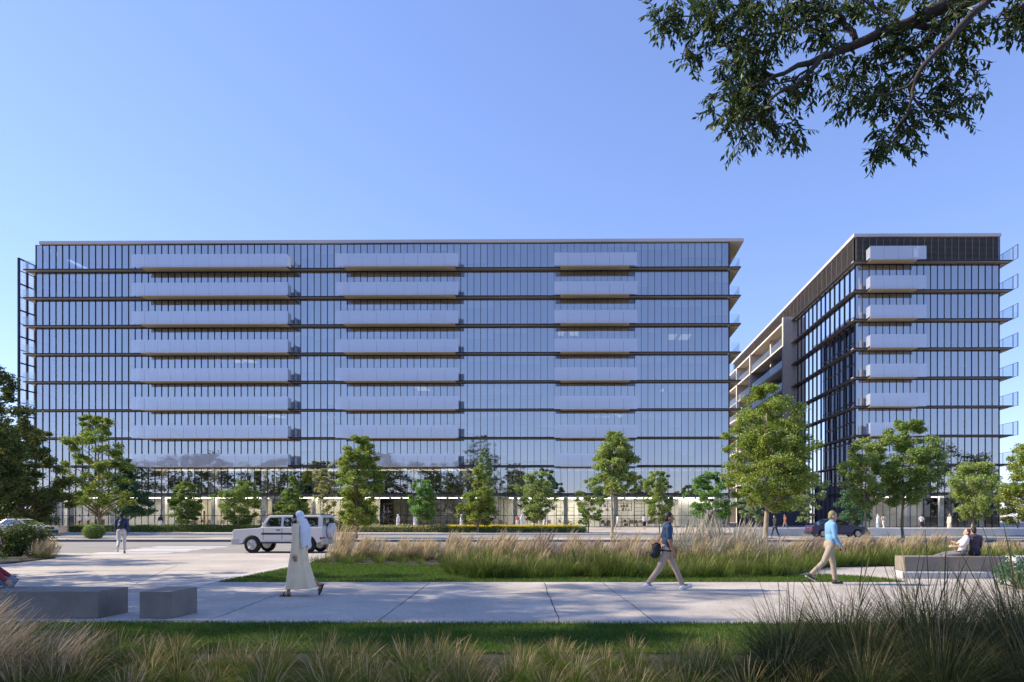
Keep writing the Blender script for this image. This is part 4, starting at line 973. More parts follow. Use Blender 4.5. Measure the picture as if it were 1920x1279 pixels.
def person(label, loc, heading, H=1.76, legs=((20,5),(-18,12)), pitch=(0,0), arms=((-15,15,6),(15,15,6)), lean=2, head=(0,0), fine=True, seat=None,
           skin_c=(.42,.25,.16), top=('shirt',(.05,.1,.2)), bottom=('trousers',(.3,.26,.2)), shoes=(.6,.6,.6), hair=HAIR, sleeve='short', group=None, beard=False, build=1.0, skirt=False, splay=(0,0)):
    """faces local +x, left is +y; angles in degrees; legs/arms are (right, left)"""
    s = H/1.76; t = thing('person', label, 'person', loc, heading, group)
    vx = .0065 if fine else .02; vc = .011 if fine else .024
    J = []
    for k, (a, kn) in enumerate(legs):
        y = (-.092 if k == 0 else .092)*s; A = R(a); B = R(a-kn); sp = R(splay[k])*(-1 if k==0 else 1)
        hip = V3(0,y,0); knee = hip+V3(math.sin(A)*math.cos(sp),math.sin(sp)*math.sin(A),-math.cos(A))*.44*s; ank = knee+V3(math.sin(B)*math.cos(sp*.6),math.sin(sp*.6)*math.sin(B),-math.cos(B))*.42*s
        P = R(pitch[k]); f = V3(math.cos(P),0,math.sin(P)); dn = V3(math.sin(P),0,-math.cos(P))
        heel = ank-f*.05*s+dn*.055*s; toe = ank+f*.165*s+dn*.060*s
        J.append((hip,knee,ank,heel,toe,f,dn))
    low = min(min(j[3][2],j[4][2]) for j in J)-.028*s
    off = V3(0,0,-low) if seat is None else V3(0,0,seat+.105*s)
    J = [tuple(p+off if i < 5 else p for i, p in enumerate(j)) for j in J]
    hc = off; L_ = R(lean); u = V3(math.sin(L_),0,math.cos(L_)); fx = V3(math.cos(L_),0,-math.sin(L_))
    Mx = np.stack([fx, V3(0,1,0), u], 1)
    at = lambda x, y, z: hc+(fx*x+V3(0,y,0)+u*z)*s
    yaw, nod = R(head[0]), R(head[1])
    Hm = Mx@np.array(Matrix.Rotation(yaw,3,'Z')@Matrix.Rotation(nod,3,'Y'))
    hd = at(.025,0,.705); hp = lambda x, y, z: hd+Hm@(V3(x,y,z)*s)
    sk = MB(); sh = MB(); tr = MB()
    b = build
    for mb, e in ((sk,0),(sh,.016)):
        mb.ell(at(-.005,0,.42),((.108*b+e)*s,(.162*b+e)*s,(.19+e)*s),Mx); mb.ell(at(.012,0,.20),((.098*b+e)*s,(.142*b+e)*s,(.19+e)*s),Mx)
        mb.cap(at(-.01,-.155*b,.505),(.055+e)*s,at(-.01,.155*b,.505),(.055+e)*s)
    sh.ell(at(0,0,.06),(.125*b*s,.172*b*s,.085*s),Mx)
    for mb, e in ((sk,0),(tr,.016)): mb.ell(at(-.012,0,.03),((.112*b+e)*s,(.160*b+e)*s,(.125+e)*s),Mx)
    # head
    sk.cap(at(-.01,0,.52),.058*s,at(.012,0,.63),.053*s)
    sk.ell(hp(-.008,0,.02),(.097*s,.076*s,.108*s),Hm); sk.ell(hp(.022,0,-.055),(.066*s,.056*s,.062*s),Hm); sk.ell(hp(.058,0,-.092),(.028*s,.03*s,.024*s),Hm)
    sk.cap(hp(.083,0,.012),.010*s,hp(.104,0,-.028),.015*s,8); sk.cap(hp(.079,-.03,.022),.012*s,hp(.079,.03,.022),.012*s,8)
    sk.cap(hp(.079,-.016,-.062),.011*s,hp(.079,.016,-.062),.011*s,8)
    for y in (-1,1): sk.ell(hp(-.008,y*.078,-.008),(.018*s,.011*s,.030*s),Hm)
    # arms
    hands = []
    for k, (sw, el, ab) in enumerate(arms):
        y = -1 if k == 0 else 1
        S = at(-.012,y*.185*b,.495); aa, bb = R(sw)+0*L_, R(sw+el); ya = math.sin(R(ab))*y
        E = S+V3(math.sin(aa),ya,-math.cos(aa))*.29*s; W = E+V3(math.sin(bb),ya*.25,-math.cos(bb))*.25*s
        d = (W-E)/np.linalg.norm(W-E); tn = V3(d[2]*-1,0,d[0]); tn /= np.linalg.norm(tn); 
        if tn[0] < 0: tn = -tn
        pm = np.cross(d,tn); pm = pm*(1 if np.dot(pm,V3(0,-y,0))>0 else -1)
        sk.cap(S,.056*s*b,E,.041*s*b); sk.cap(E,.043*s*b,W,.027*s)
        hands.append((W,d,tn,pm))
        if fine:
            Pm = np.stack([tn,pm,d],1); sk.ell(W+d*.05*s,(.041*s,.016*s,.056*s),Pm); 
            for j, ln in enumerate((.072,.080,.076,.060)):
                o = W+d*.088*s+tn*(.030-.020*j)*s; c1 = d*.93+pm*.30; c2 = d*.70+pm*.70; c3 = d*.35+pm*.93
                p1 = o+c1*ln*.42*s; p2 = p1+c2*ln*.33*s; p3 = p2+c3*ln*.25*s
                sk.cap(o-d*.02*s,.0095*s,p1,.009*s,8); sk.cap(p1,.009*s,p2,.0085*s,8); sk.cap(p2,.0085*s,p3,.0078*s,8)
            q0 = W+d*.03*s+tn*.030*s; q1 = q0+(d*.75+tn*.55+pm*.25)*.042*s; q2 = q1+(d*.9+tn*.15+pm*.35)*.034*s
            sk.cap(q0,.012*s,q1,.0105*s,8); sk.cap(q1,.0105*s,q2,.009*s,8)
        else: sk.ell(W+d*.07*s,(.03*s,.03*s,.07*s),np.stack([tn,pm,d],1))
        if sleeve == 'short': sh.cap(S,.072*s*b,S+(E-S)*.72,.062*s*b)
        else:
            sh.cap(S,.070*s*b,E,.055*s*b); sh.cap(E,.055*s*b,E+(W-E)*.93,.040*s)
    for j in J:
        hip,knee,ank,heel,toe,f,dn = j
        sk.cap(hip,.082*s,knee,.054*s); sk.cap(knee,.053*s,ank+(knee-ank)*.1,.036*s); sk.cap(knee+(ank-knee)*.3,.054*s,knee+(ank-knee)*.45,.050*s); sk.cap(ank,.036*s,ank+f*.1*s+dn*.035*s,.030*s)
        if skirt: tr.cap(hip,.105*s,hip+(knee-hip)*.8,.10*s)
        else: tr.cap(hip-V3(.0,0,.0),.100*s*b,knee,.071*s); tr.cap(knee,.071*s,ank+(knee-ank)*.12,.056*s)
    remesh('body', sk, vx, skin(skin_c), t, 5)
    remesh('shirt', sh, vc, cloth('shirt_cloth', top[1]), t, 6)
    remesh('trousers' if not skirt else 'shorts', tr, vc, cloth('trouser_cloth', bottom[1]), t, 5)
    if fine:
        for j in J:
            hip,knee,ank,heel,toe,f,dn = j; mb = MB()
            side = V3(0,1,0); Fm = np.stack([f,side,-dn],1)
            mb.ell(heel-dn*.012*s+f*.01,(.052*s,.040*s,.042*s),Fm); mb.cap(heel+f*.03*s-dn*.008*s,.040*s,toe-dn*.008*s,.036*s); mb.ell(ank+dn*.02*s+f*.0,(.052*s,.046*s,.05*s),Fm)
            so_ = remesh('shoe', mb, .009, cloth('shoe_leather', shoes), t, 4)
            k = MB(); k.tube([heel-f*.045*s+dn*.030*s, heel+f*.02*s+dn*.030*s, (heel+toe)/2+dn*.030*s, toe+f*.01*s+dn*.028*s, toe+f*.04*s+dn*.018*s],[.028*s,.040*s,.038*s,.040*s,.02*s],10,flat=(1,.32) if abs(f[1])<.9 else (1,.32))
            sl_ = k.build('sole', cloth('shoe_sole',(.55,.55,.53)), None, smooth=True); sl_.parent = so_
        for y in (-1,1):
            e = MB(); e.ell(hp(.080,y*.032,.004),(.010*s,.013*s,.008*s),Hm,10,6); e.build('eye', EYE, None, smooth=True).parent = t
    else:
        mb = MB()
        for j in J: mb.cap(j[3],.045*s,j[4],.04*s)
        mb.build('shoe', cloth('shoe_leather', shoes), None, smooth=True).parent = t
    if hair is not None:
        hr = MB(); hr.ell(hp(-.024,0,.042),(.094*s,.083*s,.098*s),Hm); hr.ell(hp(-.050,0,-.01),(.062*s,.074*s,.085*s),Hm)
        remesh('hair', hr, .010 if fine else .02, hair, t, 3)
    if beard:
        bd = MB(); bd.ell(hp(.045,0,-.090),(.048*s,.052*s,.050*s),Hm); bd.ell(hp(.02,0,-.066),(.055*s,.066*s,.040*s),Hm); remesh('beard', bd, .008 if fine else .015, HAIR, t, 3)
    return t, dict(J=J, at=at, hp=hp, hands=hands, s=s)

def gl(px, py): 
    g = gnd(px, py); return (float(g[0]), float(g[1]), 0.0)
# man in blue polo, striding right
T1, K = person('man in a blue polo shirt and khaki trousers striding right with a black bag', gl(1250,1106.5), R(2), 1.80, legs=((-24,14),(27,3)), pitch=(-6,16), arms=((4,14,4),(-16,18,5)), lean=3, head=(-4,0),
   skin_c=(.30,.155,.09), top=('polo',(.022,.055,.12)), bottom=('khaki',(.36,.285,.215)), shoes=(.72,.72,.72))
def to_world(t, p):
    c, s_ = math.cos(t.rotation_euler[2]), math.sin(t.rotation_euler[2]); return np.array([t.location[0]+c*p[0]-s_*p[1], t.location[1]+s_*p[0]+c*p[1], t.location[2]+p[2]])
bg_ = thing('shoulder_bag','black fabric shoulder bag hanging behind the hip of the man in the blue polo','bag',to_world(T1,K['at'](-.23,-.10,.06)))
mb = MB(); B0 = to_world(T1,K['at'](-.25,-.10,-.02)); mb.ell(B0+V3(.01,0,.02),(.105,.075,.17)); mb.ell(B0+V3(-.02,0,-.07),(.12,.085,.10)); mb.ell(B0+V3(.04,-.02,.09),(.08,.065,.09))
q = remesh('bag_body', mb, .012, mat('black_nylon',(.010,.011,.018),.6,var=.2,scale=9,bump=.4,bscale=20), bg_, 4); q.data.transform(Matrix.Translation(-Vector(bg_.location)))
mb = MB(); P = [to_world(T1,K['at'](*p)) for p in ((-.22,-.12,.16),(-.15,-.17,.34),(-.08,-.19,.50),(.0,-.13,.585),(.06,-.02,.53),(.10,.09,.42),(.085,.16,.28))]
mb.tube(P, .014, 8, flat=(1.5,.5)); mb.build('strap', cloth('strap_web',(.012,.012,.018)), bg_, smooth=True)
mb = MB(); mb.tube([B0+V3(-.1,-.08,.12),B0+V3(0,-.085,.17),B0+V3(.09,-.075,.12)], .012, 6); mb.build('handle', cloth('strap_web',(.012,.012,.018)), bg_, smooth=True)
mb = MB(); mb.tube([to_world(T1,K['at'](math.cos(a)*.134,math.sin(a)*.186,-.005)) for a in np.linspace(0,6.28,25)], .018, 8, flat=(.4,1.0)); o = mb.build('belt', cloth('belt_leather',(.012,.01,.01)), None); 
o.parent = T1; o.matrix_parent_inverse = (Matrix.Translation(T1.location)@Matrix.Rotation(T1.rotation_euler[2],4,'Z')).inverted()
# man in light blue jumper
T2, K = person('man in a light blue jumper walking right and holding a phone', gl(1556,1096), R(3), 1.78, legs=((-26,22),(15,8)), pitch=(-26,2), arms=((4,30,5),(0,14,5)), lean=4, head=(-8,6),
   skin_c=(.42,.25,.16), top=('jumper',(.15,.31,.50)), bottom=('chinos',(.30,.25,.195)), shoes=(.05,.05,.055), hair=BLOND, sleeve='long')
W_, d_, tn_, pm_ = K['hands'][0]; p = to_world(T2, W_+d_*.09+pm_*.025)
mb = MB(); mb.box(-.075,.075,-.005,.005,-.036,.036); o = mb.build('phone', mat('black_phone',(.012,.012,.014),.2,var=0), bevel=.004); o.location = tuple(p); o.rotation_euler = (0,R(8),R(3)); tag(o,'dark phone in the hand of the man in the light blue jumper','phone')
# man with backpack, seen from behind
T3, K = person('man with a navy backpack and pale trousers walking away towards the crosswalk', gl(228,1037.5), R(119), 1.80, legs=((9,3),(-16,42)), pitch=(0,-62), arms=((-8,12,8),(12,16,8)), lean=2,
   skin_c=(.22,.11,.065), top=('jacket',(.030,.050,.13)), bottom=('trousers',(.50,.48,.46)), shoes=(.20,.11,.07), sleeve='long')
bp = thing('backpack','navy backpack on the back of the man walking away','backpack',to_world(T3,K['at'](-.2,0,.3)))
mb = MB(); c0 = to_world(T3,K['at'](-.20,0,.32)); mb.ell(c0,(.145,.085,.22)); mb.ell(c0+V3(0,-.03,-.09),(.135,.09,.12)); mb.ell(c0+V3(0,-.07,-.08),(.10,.05,.10))
q = remesh('bag_body', mb, .012, mat('navy_nylon',(.012,.018,.045),.6,var=.2,scale=9,bump=.4,bscale=20), bp, 3); q.data.transform(Matrix.Translation(-Vector(bp.location)))
mb = MB()
for y in (-.1,.1): mb.tube([to_world(T3,K['at'](*p)) for p in ((-.13,y,.48),(-.05,y,.585),(.06,y,.53),(.115,y,.40),(.06,y*1.5,.22),(-.12,y*1.3,.16))], .018, 8, flat=(1.4,.4))
mb.build('strap', cloth('strap_web',(.012,.012,.018)), bp, smooth=True)

# man in robe and white headcloth
def robed(label, loc, heading, H=1.78, robe=(.80,.62,.39), scarf=(.72,.72,.74), fine=True, stride=1.0, group=None, skin_c=(.36,.21,.13)):
    s = H/1.76; t = thing('person', label, 'person', loc, heading, group); st = stride
    vx = .0065 if fine else .02; vc = .011 if fine else .024; sk = MB()
    # body: head, neck, trunk, arms, legs
    hd = V3(.03,0,1.625)*s; Hm = np.eye(3); hp = lambda x,y,z: hd+V3(x,y,z)*s
    sk.cap(V3(0,0,1.44)*s,.058*s,V3(.015,0,1.56)*s,.052*s); sk.ell(hp(-.008,0,.02),(.097*s,.076*s,.108*s)); sk.ell(hp(.022,0,-.055),(.066*s,.056*s,.062*s)); sk.ell(hp(.058,0,-.092),(.028*s,.03*s,.024*s))
    sk.cap(hp(.083,0,.012),.010*s,hp(.108,0,-.030),.016*s,8); sk.cap(hp(.079,-.03,.024),.012*s,hp(.079,.03,.024),.012*s,8); sk.cap(hp(.079,-.016,-.062),.011*s,hp(.079,.016,-.062),.011*s,8)
    sk.ell(V3(0,0,1.32)*s,(.10*s,.16*s,.19*s)); sk.ell(V3(0,0,1.05)*s,(.10*s,.14*s,.22*s))
    rb = MB(); arms_ = ((.12,.34),(-.08,.10))
    for k, (sw, el) in enumerate(arms_):
        y = -1 if k == 0 else 1
        if fine is False: sw, el = .05, .15
        y = y*1.0; S = V3(-.005,y*.175,1.425)*s; E = S+V3(math.sin(sw),y*.16,-math.cos(sw))*.29*s; W = E+V3(math.sin(sw+el),y*.06,-math.cos(sw+el))*.26*s; d = (W-E)/np.linalg.norm(W-E)
        sk.cap(S,.05*s,E,.04*s); sk.cap(E,.04*s,W,.027*s); rb.cap(S,.078*s,E,.070*s); rb.cap(E,.070*s,E+(W-E)*.93,.062*s)
        tn = V3(-d[2],0,d[0]); tn /= np.linalg.norm(tn); tn = tn if tn[0] > 0 else -tn; pm = np.cross(d,tn); pm = pm if pm[1]*y < 0 else -pm
        if fine:
            sk.ell(W+d*.05*s,(.041*s,.016*s,.056*s),np.stack([tn,pm,d],1))
            for j, ln in enumerate((.072,.080,.076,.060)):
                o = W+d*.088*s+tn*(.030-.020*j)*s; c1=d*.93+pm*.30; c2=d*.70+pm*.70; p1=o+c1*ln*.45*s; p2=p1+c2*ln*.45*s
                sk.cap(o-d*.02*s,.0095*s,p1,.009*s,8); sk.cap(p1,.009*s,p2,.008*s,8)
            q0=W+d*.03*s+tn*.030*s; q1=q0+(d*.75+tn*.55+pm*.25)*.045*s; q2=q1+(d*.9+tn*.1+pm*.3)*.034*s; sk.cap(q0,.012*s,q1,.0105*s,8); sk.cap(q1,.0105*s,q2,.009*s,8)
        else: sk.ell(W+d*.06*s,(.03*s,.03*s,.06*s))
    feet = ((V3(.19*st,.09,.075)*s, 0.0),(V3(-.40*st,-.07,.21)*s if fine else V3(-.1,-.09,.075)*s, -68.0 if fine else 0.0))
    for a, pt in feet:
        f = V3(math.cos(R(pt)),0,math.sin(R(pt))); dn = V3(math.sin(R(pt)),0,-math.cos(R(pt)))
        kn = V3(a[0]*.42+(.02 if a[0]>0 else .06),a[1],.50*s); sk.cap(V3(0,a[1],.92*s),.085*s,kn,.055*s); sk.cap(kn,.052*s,a,.034*s)
        sk.cap(a-f*.03*s+dn*.03*s,.036*s,a+f*.06*s+dn*.036*s,.034*s); sk.cap(a+f*.06*s+dn*.036*s,.034*s,a+f*.15*s+dn*.045*s,.028*s)
    remesh('body', sk, vx, skin(skin_c), t, 5)
    # robe: loft with folds, hem swung back by the stride
    n = 48; rows = []
    for i in range(22):
        q = i/21; z = 1.50-1.35*q
        rx = .105+.06*q+.02*math.sin(q*3); ry = np.interp(q,[0,.06,.14,.4,1],[.09,.165,.190,.178,.225]); xo = -.085*st*max(0,q-.35)**1.2 if fine else 0
        row = []
        for j in range(n):
            a = 2*math.pi*j/n; fold = 1+(.05+.10*q)*q*math.sin(a*7+2*q+1)+.05*q*math.sin(a*11+.7-q)
            x = math.cos(a)*rx*fold; y = math.sin(a)*ry*fold
            kick = max(0,-math.cos(a))**1.5*max(0,q-.5)**1.6*.46*st if fine else 0
            fr_ = max(0,math.cos(a))*max(0,q-.35)*.24*st if fine else 0
            row.append(V3(x+xo-kick+fr_, y, z+kick*.22)*s)
        rows.append(row)
    vs = [p for r_ in rows for p in r_]; fs = [(i*n+j,(i+1)*n+j,(i+1)*n+(j+1)%n,i*n+(j+1)%n) for i in range(21) for j in range(n)]+[tuple(range(n)), tuple(range(21*n,22*n))[::-1]]
    rb.add(vs, fs)
    remesh('robe', rb, vc, cloth('robe_cloth', robe, .07), t, 4)
    # headcloth: cap and a fall down the back
    sc_ = MB(); sc_.ell(hp(-.040,0,.048),(.092*s,.092*s,.096*s)); sc_.ell(hp(-.060,0,-.03),(.075*s,.095*s,.12*s))
    n2 = 32; rows = []
    for i in range(12):
        q = i/11; z = 1.60-.58*q; cx = -.085-.075*q-.02*math.sin(q*5); rx = .055+.03*math.sin(q*3.0); ry = .10+.11*min(1,q*2.2)-.06*q
        rows.append([V3(cx+math.cos(a)*rx*(1+.25*q*math.sin(5*a+q*2)), math.sin(a)*ry*(1+.10*q*math.sin(7*a)), z+.05*q*math.sin(3*a))*s for a in [2*math.pi*j/n2 for j in range(n2)]])
    vs = [p for r_ in rows for p in r_]; fs = [(i*n2+j,(i+1)*n2+j,(i+1)*n2+(j+1)%n2,i*n2+(j+1)%n2) for i in range(11) for j in range(n2)]+[tuple(range(n2)), tuple(range(11*n2,12*n2))[::-1]]
    sc_.add(vs, fs); remesh('headcloth', sc_, .010 if fine else .022, cloth('headcloth', scarf, .05), t, 4)
    if fine:
        bd = MB(); bd.ell(hp(.048,0,-.088),(.046*s,.052*s,.052*s)); bd.ell(hp(.015,0,-.068),(.058*s,.067*s,.036*s)); bd.ell(hp(.03,0,-.115),(.04*s,.045*s,.04*s)); remesh('beard', bd, .008, HAIR, t, 3)
        hb = MB(); hb.ell(hp(.01,0,.03),(.088*s,.079*s,.085*s)); remesh('hair', hb, .008, HAIR, t, 2)
        for y in (-1,1): e = MB(); e.ell(hp(.082,y*.032,.004),(.010*s,.013*s,.008*s),None,10,6); e.build('eye', EYE, None, smooth=True).parent = t
        for a, pt in feet:
            f = V3(math.cos(R(pt)),0,math.sin(R(pt))); dn = V3(math.sin(R(pt)),0,-math.cos(R(pt))); mb = MB()
            mb.tube([a-f*.07*s+dn*.066*s,a+dn*.066*s,a+f*.10*s+dn*.068*s,a+f*.185*s+dn*.066*s],[.030*s,.040*s,.046*s,.03*s],10,flat=(1,.22)); 
            mb.tube([a+f*.08*s+V3(0,-.045,0)*s+dn*.05*s,a+f*.08*s-dn*.002*s,a+f*.08*s+V3(0,.045,0)*s+dn*.05*s],.014*s,6)
            mb.tube([a-f*.03*s+V3(0,-.045,0)*s+dn*.05*s,a+f*.02*s-dn*.02*s,a-f*.03*s+V3(0,.045,0)*s+dn*.05*s],.012*s,6)
            mb.build('sandal', cloth('sandal_leather',(.035,.018,.012)), None, smooth=True).parent = t
    return t
robed('man in a cream robe and white headcloth walking left past the lawn', gl(561,1117.5), R(178), 1.76)

# couple on the right bench
bx, by = float(ray(1797,1044,18.85)[0]), 18.82
TA, K = person('person in a white T-shirt with auburn hair on the bench lifting a phone', (bx,by,0), R(158), 1.44, legs=((86,14),(80,20)), pitch=(20,20), arms=((52,62,10),(30,60,8)), lean=-16, seat=.56, head=(10,4),
   skin_c=(.52,.34,.25), top=('tee',(.62,.60,.60)), bottom=('trousers',(.16,.15,.17)), shoes=(.5,.5,.5), hair=AUB)
W_, d_, tn_, pm_ = K['hands'][0]; p = to_world(TA, W_+d_*.10+pm_*.02); mb = MB(); mb.box(-.036,.036,-.005,.005,-.075,.075); o = mb.build('phone', SK.get('ph') or mat('black_phone',(.012,.012,.014),.2,var=0), bevel=.004); o.location = tuple(p); o.rotation_euler = (R(10),R(-15),R(35)); tag(o,'dark phone held up by the person in the white T-shirt','phone')
person('person in a dark plum shirt seen from behind on the bench', (bx+.40,by+.04,0), R(84), 1.50, legs=((88,80),(86,80)), pitch=(0,0), arms=((18,28,8),(18,28,8)), lean=6, seat=.56,
   skin_c=(.5,.32,.22), top=('shirt',(.055,.040,.060)), bottom=('trousers',(.03,.03,.04)), shoes=(.03,.03,.03), sleeve='long')
# person in red at the left edge, cross legged on the bench
person('person in red jacket and jeans sitting cross legged on the long left bench', (-10.25,11.42,0), R(40), 1.74, legs=((88,116),(84,104)), pitch=(10,0), splay=(6,20), arms=((16,24,10),(20,30,8)), lean=14, seat=.45,
   skin_c=(.45,.28,.2), top=('jacket',(.30,.045,.055)), bottom=('jeans',(.15,.23,.36)), shoes=(.03,.03,.04), sleeve='long')

# small figures near the offices
def far(label, px, py, heading, H=1.74, **kw): 
    Y = kw.pop('Y'); zz = kw.pop('z', .12); b = atY(px, 990, Y); return person(label, (b[0],b[1],zz), R(heading), H, fine=False, **kw)
W8 = ('t',(.66,.65,.64)); BR = ('t',(.16,.07,.045)); DK = ('t',(.03,.03,.04)); BE = ('t',(.5,.45,.36))
far('person in white and rust by the left glazing, left one of two',149,988,180,Y=82,top=W8,bottom=BR,shoes=(.1,.1,.1))
far('person in white and rust by the left glazing, nearer the pale trunk',165,988,175,Y=81,top=W8,bottom=BR,shoes=(.1,.1,.1),legs=((14,4),(-12,10)))
far('person in dark jacket and white trousers walking right of the backpack man',301,988,150,Y=80,top=DK,bottom=W8,sleeve='long')
far('person in a red top beside a white robed figure at the lobby',970,985,90,Y=84,top=('t',(.5,.16,.14)),bottom=W8)
far('person in white and beige, left one of three under the grass bed tree',1003,988,80,Y=84,top=W8,bottom=BE)
far('person in a dark top, middle one of the group under the grass bed tree',1012,988,110,Y=85,top=DK,bottom=BE)
far('person in a long white shirt, right one of the group under the grass bed tree',1021,988,95,Y=83.5,top=W8,bottom=W8,sleeve='long')
far('person in a white top walking at the foot of the mossy trunked tree',1158,990,20,Y=78,top=W8,bottom=BE,legs=((16,4),(-16,14)))
far('person in a white top and black shorts walking away near the small light green tree',1208,993,90,Y=70,top=W8,bottom=DK,skirt=True,shoes=(.6,.6,.6),z=.12)
far('person with red hair and a black jacket behind the golden tree trunk',1453,1002,200,Y=53,top=DK,bottom=DK,hair=AUB,sleeve='long',z=0)
far('person in a rust coloured top standing in the shade between the offices',1472,993,200,Y=72,top=('t',(.28,.08,.05)),bottom=('t',(.2,.16,.14)),sleeve='long')
far('person in pale clothes beside the white robed man at the right offices',1657,990,100,Y=72,top=('t',(.6,.5,.42)),bottom=W8)
far('person in a white top and dark shorts walking away right of the broad tree',1728,992,92,Y=68,top=W8,bottom=DK,skirt=True,shoes=(.7,.7,.4))
far('person in white on a middle balcony of the second stack, left of two',810,573,90,Y=94.6,z=ZL[6]+.03,top=W8,bottom=W8,sleeve='long')
far('dark haired person on a middle balcony of the second stack, right of two',821,573,90,Y=94.7,z=ZL[6]+.03,H=1.66,top=('t',(.35,.33,.4)),bottom=DK,sleeve='long')
for px, Y, lab, rc, hd_ in ((746,70,'figure in a white robe walking in the open between hedge and lobby',(.72,.72,.72),185),(778,82,'white robed figure half hidden by the narrow bright green tree',(.70,.70,.70),170),(865,72,'white robed figure left of the yellow green cone tree',(.72,.72,.72),180),
        (978,84,'white robed figure beside the person in the red top',(.72,.72,.72),90),(1645,68,'white robed figure left of the broad tree trunk',(.72,.72,.72),170),(1780,68,'figure in a beige robe walking at the right hand offices',(.58,.52,.40),190)):
    b = atY(px,990,Y); robed(lab,(b[0],b[1],.12),R(hd_),1.74,robe=rc,scarf=rc if px!=1780 else (.66,.62,.52),fine=False)
# ------------------------------------------------------------------ vehicles
CARM = {}
def paint(name, c): return mat(name, c, .25, .0, var=.02, scale=1, spec=.6)
BUMP = mat('grey_bumper',(.42,.41,.40),.45,var=.05,scale=2); TYRE = mat('tyre_rubber',(.018,.018,.018),.85,var=.1,scale=8); RIM = mat('alloy_rim',(.45,.45,.47),.3,.8,var=.05,scale=5); TRIM = mat('black_trim',(.015,.015,.017),.5,var=.1,scale=5); CGL = glass_mat('car_glass',(.35,.38,.40),0,.30,(.95,.97,1)); HL = mat('headlamp_glass',(.7,.72,.74),.1,var=0); TLm = mat('tail_lamp',(.30,.015,.015),.2,var=0)
def car(name, label, loc, rz, Lh, wdt, body, cabin, wheels, wr_, pm, boxy=False, spare=False):
    """side profile in x-z (front at -x), extruded across y"""
    t = thing(name, label, 'car', loc, rz); hw = wdt/2
    # lower body with arches
    prof = []
    xs = sorted(wheels)
    top_ = body['top']; bot = body['bot']
    low = [(body['x0'], bot+(.02 if not boxy else -.07))]
    for wx in xs:
        ra = wr_*1.18; low.append((wx-ra, bot))
        for a in np.linspace(180,0,11): low.append((wx+ra*math.cos(R(a)), max(bot, wr_*.95+ra*math.sin(R(a))*.98)))
        low.append((wx+ra, bot))
    low.append((body['x1'], bot+.06))
    poly = low+top_
    def extr(poly, y0, y1, taper=0):
        mb = MB(); n = len(poly); mb.add([(x,y0,z) for x,z in poly]+[(x,y1,z) for x,z in poly], [tuple(range(n)), tuple(range(n,2*n))[::-1]]+[(i,i+n,(i+1)%n+n,(i+1)%n) for i in range(n)]); return mb
    def put(mb, nm, m, parent=t, **k): o = mb.build(nm, m, None, **k); o.parent = parent; return o
    put(extr(poly,-hw,hw), 'body', pm, bevel=.04 if not boxy else .025)
    # cabin with tumblehome
    cb = cabin['pts']; n = len(cb); ti = cabin['tumble']; zlo = min(z for _,z in cb); zhi = max(z for _,z in cb)
    yy = lambda z: hw-.03-ti*(z-zlo)/(zhi-zlo)
    mb = MB(); mb.add([(x,-yy(z),z) for x,z in cb]+[(x,yy(z),z) for x,z in cb], [tuple(range(n)), tuple(range(n,2*n))[::-1]]+[(i,i+n,(i+1)%n+n,(i+1)%n) for i in range(n)])
    put(mb,'cabin',pm,bevel=.03)
    for q in cabin['win']:
        for sgn in (-1,1):
            m_ = MB(); m_.add([(x,sgn*(yy(z)+.012),z) for x,z in q]+[(x,sgn*(yy(z)-.01),z) for x,z in q], [tuple(range(len(q))),tuple(range(len(q),2*len(q)))[::-1]]+[(i,(i+1)%len(q),(i+1)%len(q)+len(q),i+len(q)) for i in range(len(q))])
            wn = put(m_,'window',TRIM)
            g_ = MB(); cxq = sum(x for x,_ in q)/len(q); czq = sum(z for _,z in q)/len(q)
            g_.add([(cxq+(x-cxq)*.93,sgn*(yy(czq+(z-czq)*.90)+.016),czq+(z-czq)*.90) for x,z in q],[tuple(range(len(q)))]); put(g_,'pane',CGL,wn)
    for (xa,za,xb,zb_) in cabin['screens']:
        m_ = MB(); ya, yb_ = yy(za)-.10, yy(zb_)-.10; dx = -.016 if xa < 0 else .016
        m_.add([(xa+dx,-ya,za),(xa+dx,ya,za),(xb+dx,yb_,zb_),(xb+dx,-yb_,zb_)],[(0,1,2,3)]); put(m_,'windscreen' if xa<0 else 'rear_window',CGL)
    for wx in wheels:
        for sgn in (-1,1):
            ty = MB(); ty.lathe_y((wx,sgn*(hw-.12),wr_),[(wr_*.62,-.11),(wr_*.92,-.12),(wr_,-.08),(wr_,.08),(wr_*.92,.12),(wr_*.62,.11)],32); w_ = put(ty,'wheel',TYRE,smooth=False)
            ri = MB(); ri.lathe_y((wx,sgn*(hw-.12),wr_),[(wr_*.60,-.115),(wr_*.60,.115)],28,0)
            for k in range(5):
                a = 2*math.pi*k/5+.3; ri.tube([(wx+.06*math.cos(a),sgn*(hw+.002),wr_+.06*math.sin(a)),(wx+wr_*.56*math.cos(a),sgn*(hw-.0),wr_+wr_*.56*math.sin(a))],[.04,.05],6)
            put(ri,'rim',RIM,w_)
    for z0_, z1_, x_, mm, nm in ((body['hl'][0],body['hl'][1],body['x0']-.01,HL,'headlight'),(body['tl'][0],body['tl'][1],body['x1']+.01,TLm,'taillight')):
        for sgn in (-1,1):
            m_ = MB()
            if nm=='headlight' and boxy: m_.tube([(x_-.03,sgn*(hw-.24),(z0_+z1_)/2),(x_+.06,sgn*(hw-.24),(z0_+z1_)/2)],.10,18)
            else: m_.box(min(x_,x_+(.12 if x_<0 else -.12)),max(x_,x_+(.12 if x_<0 else -.12)),min(sgn*(hw-.38),sgn*(hw+.006)),max(sgn*(hw-.38),sgn*(hw+.006)),z0_,z1_)
            put(m_,nm,mm,bevel=.01)
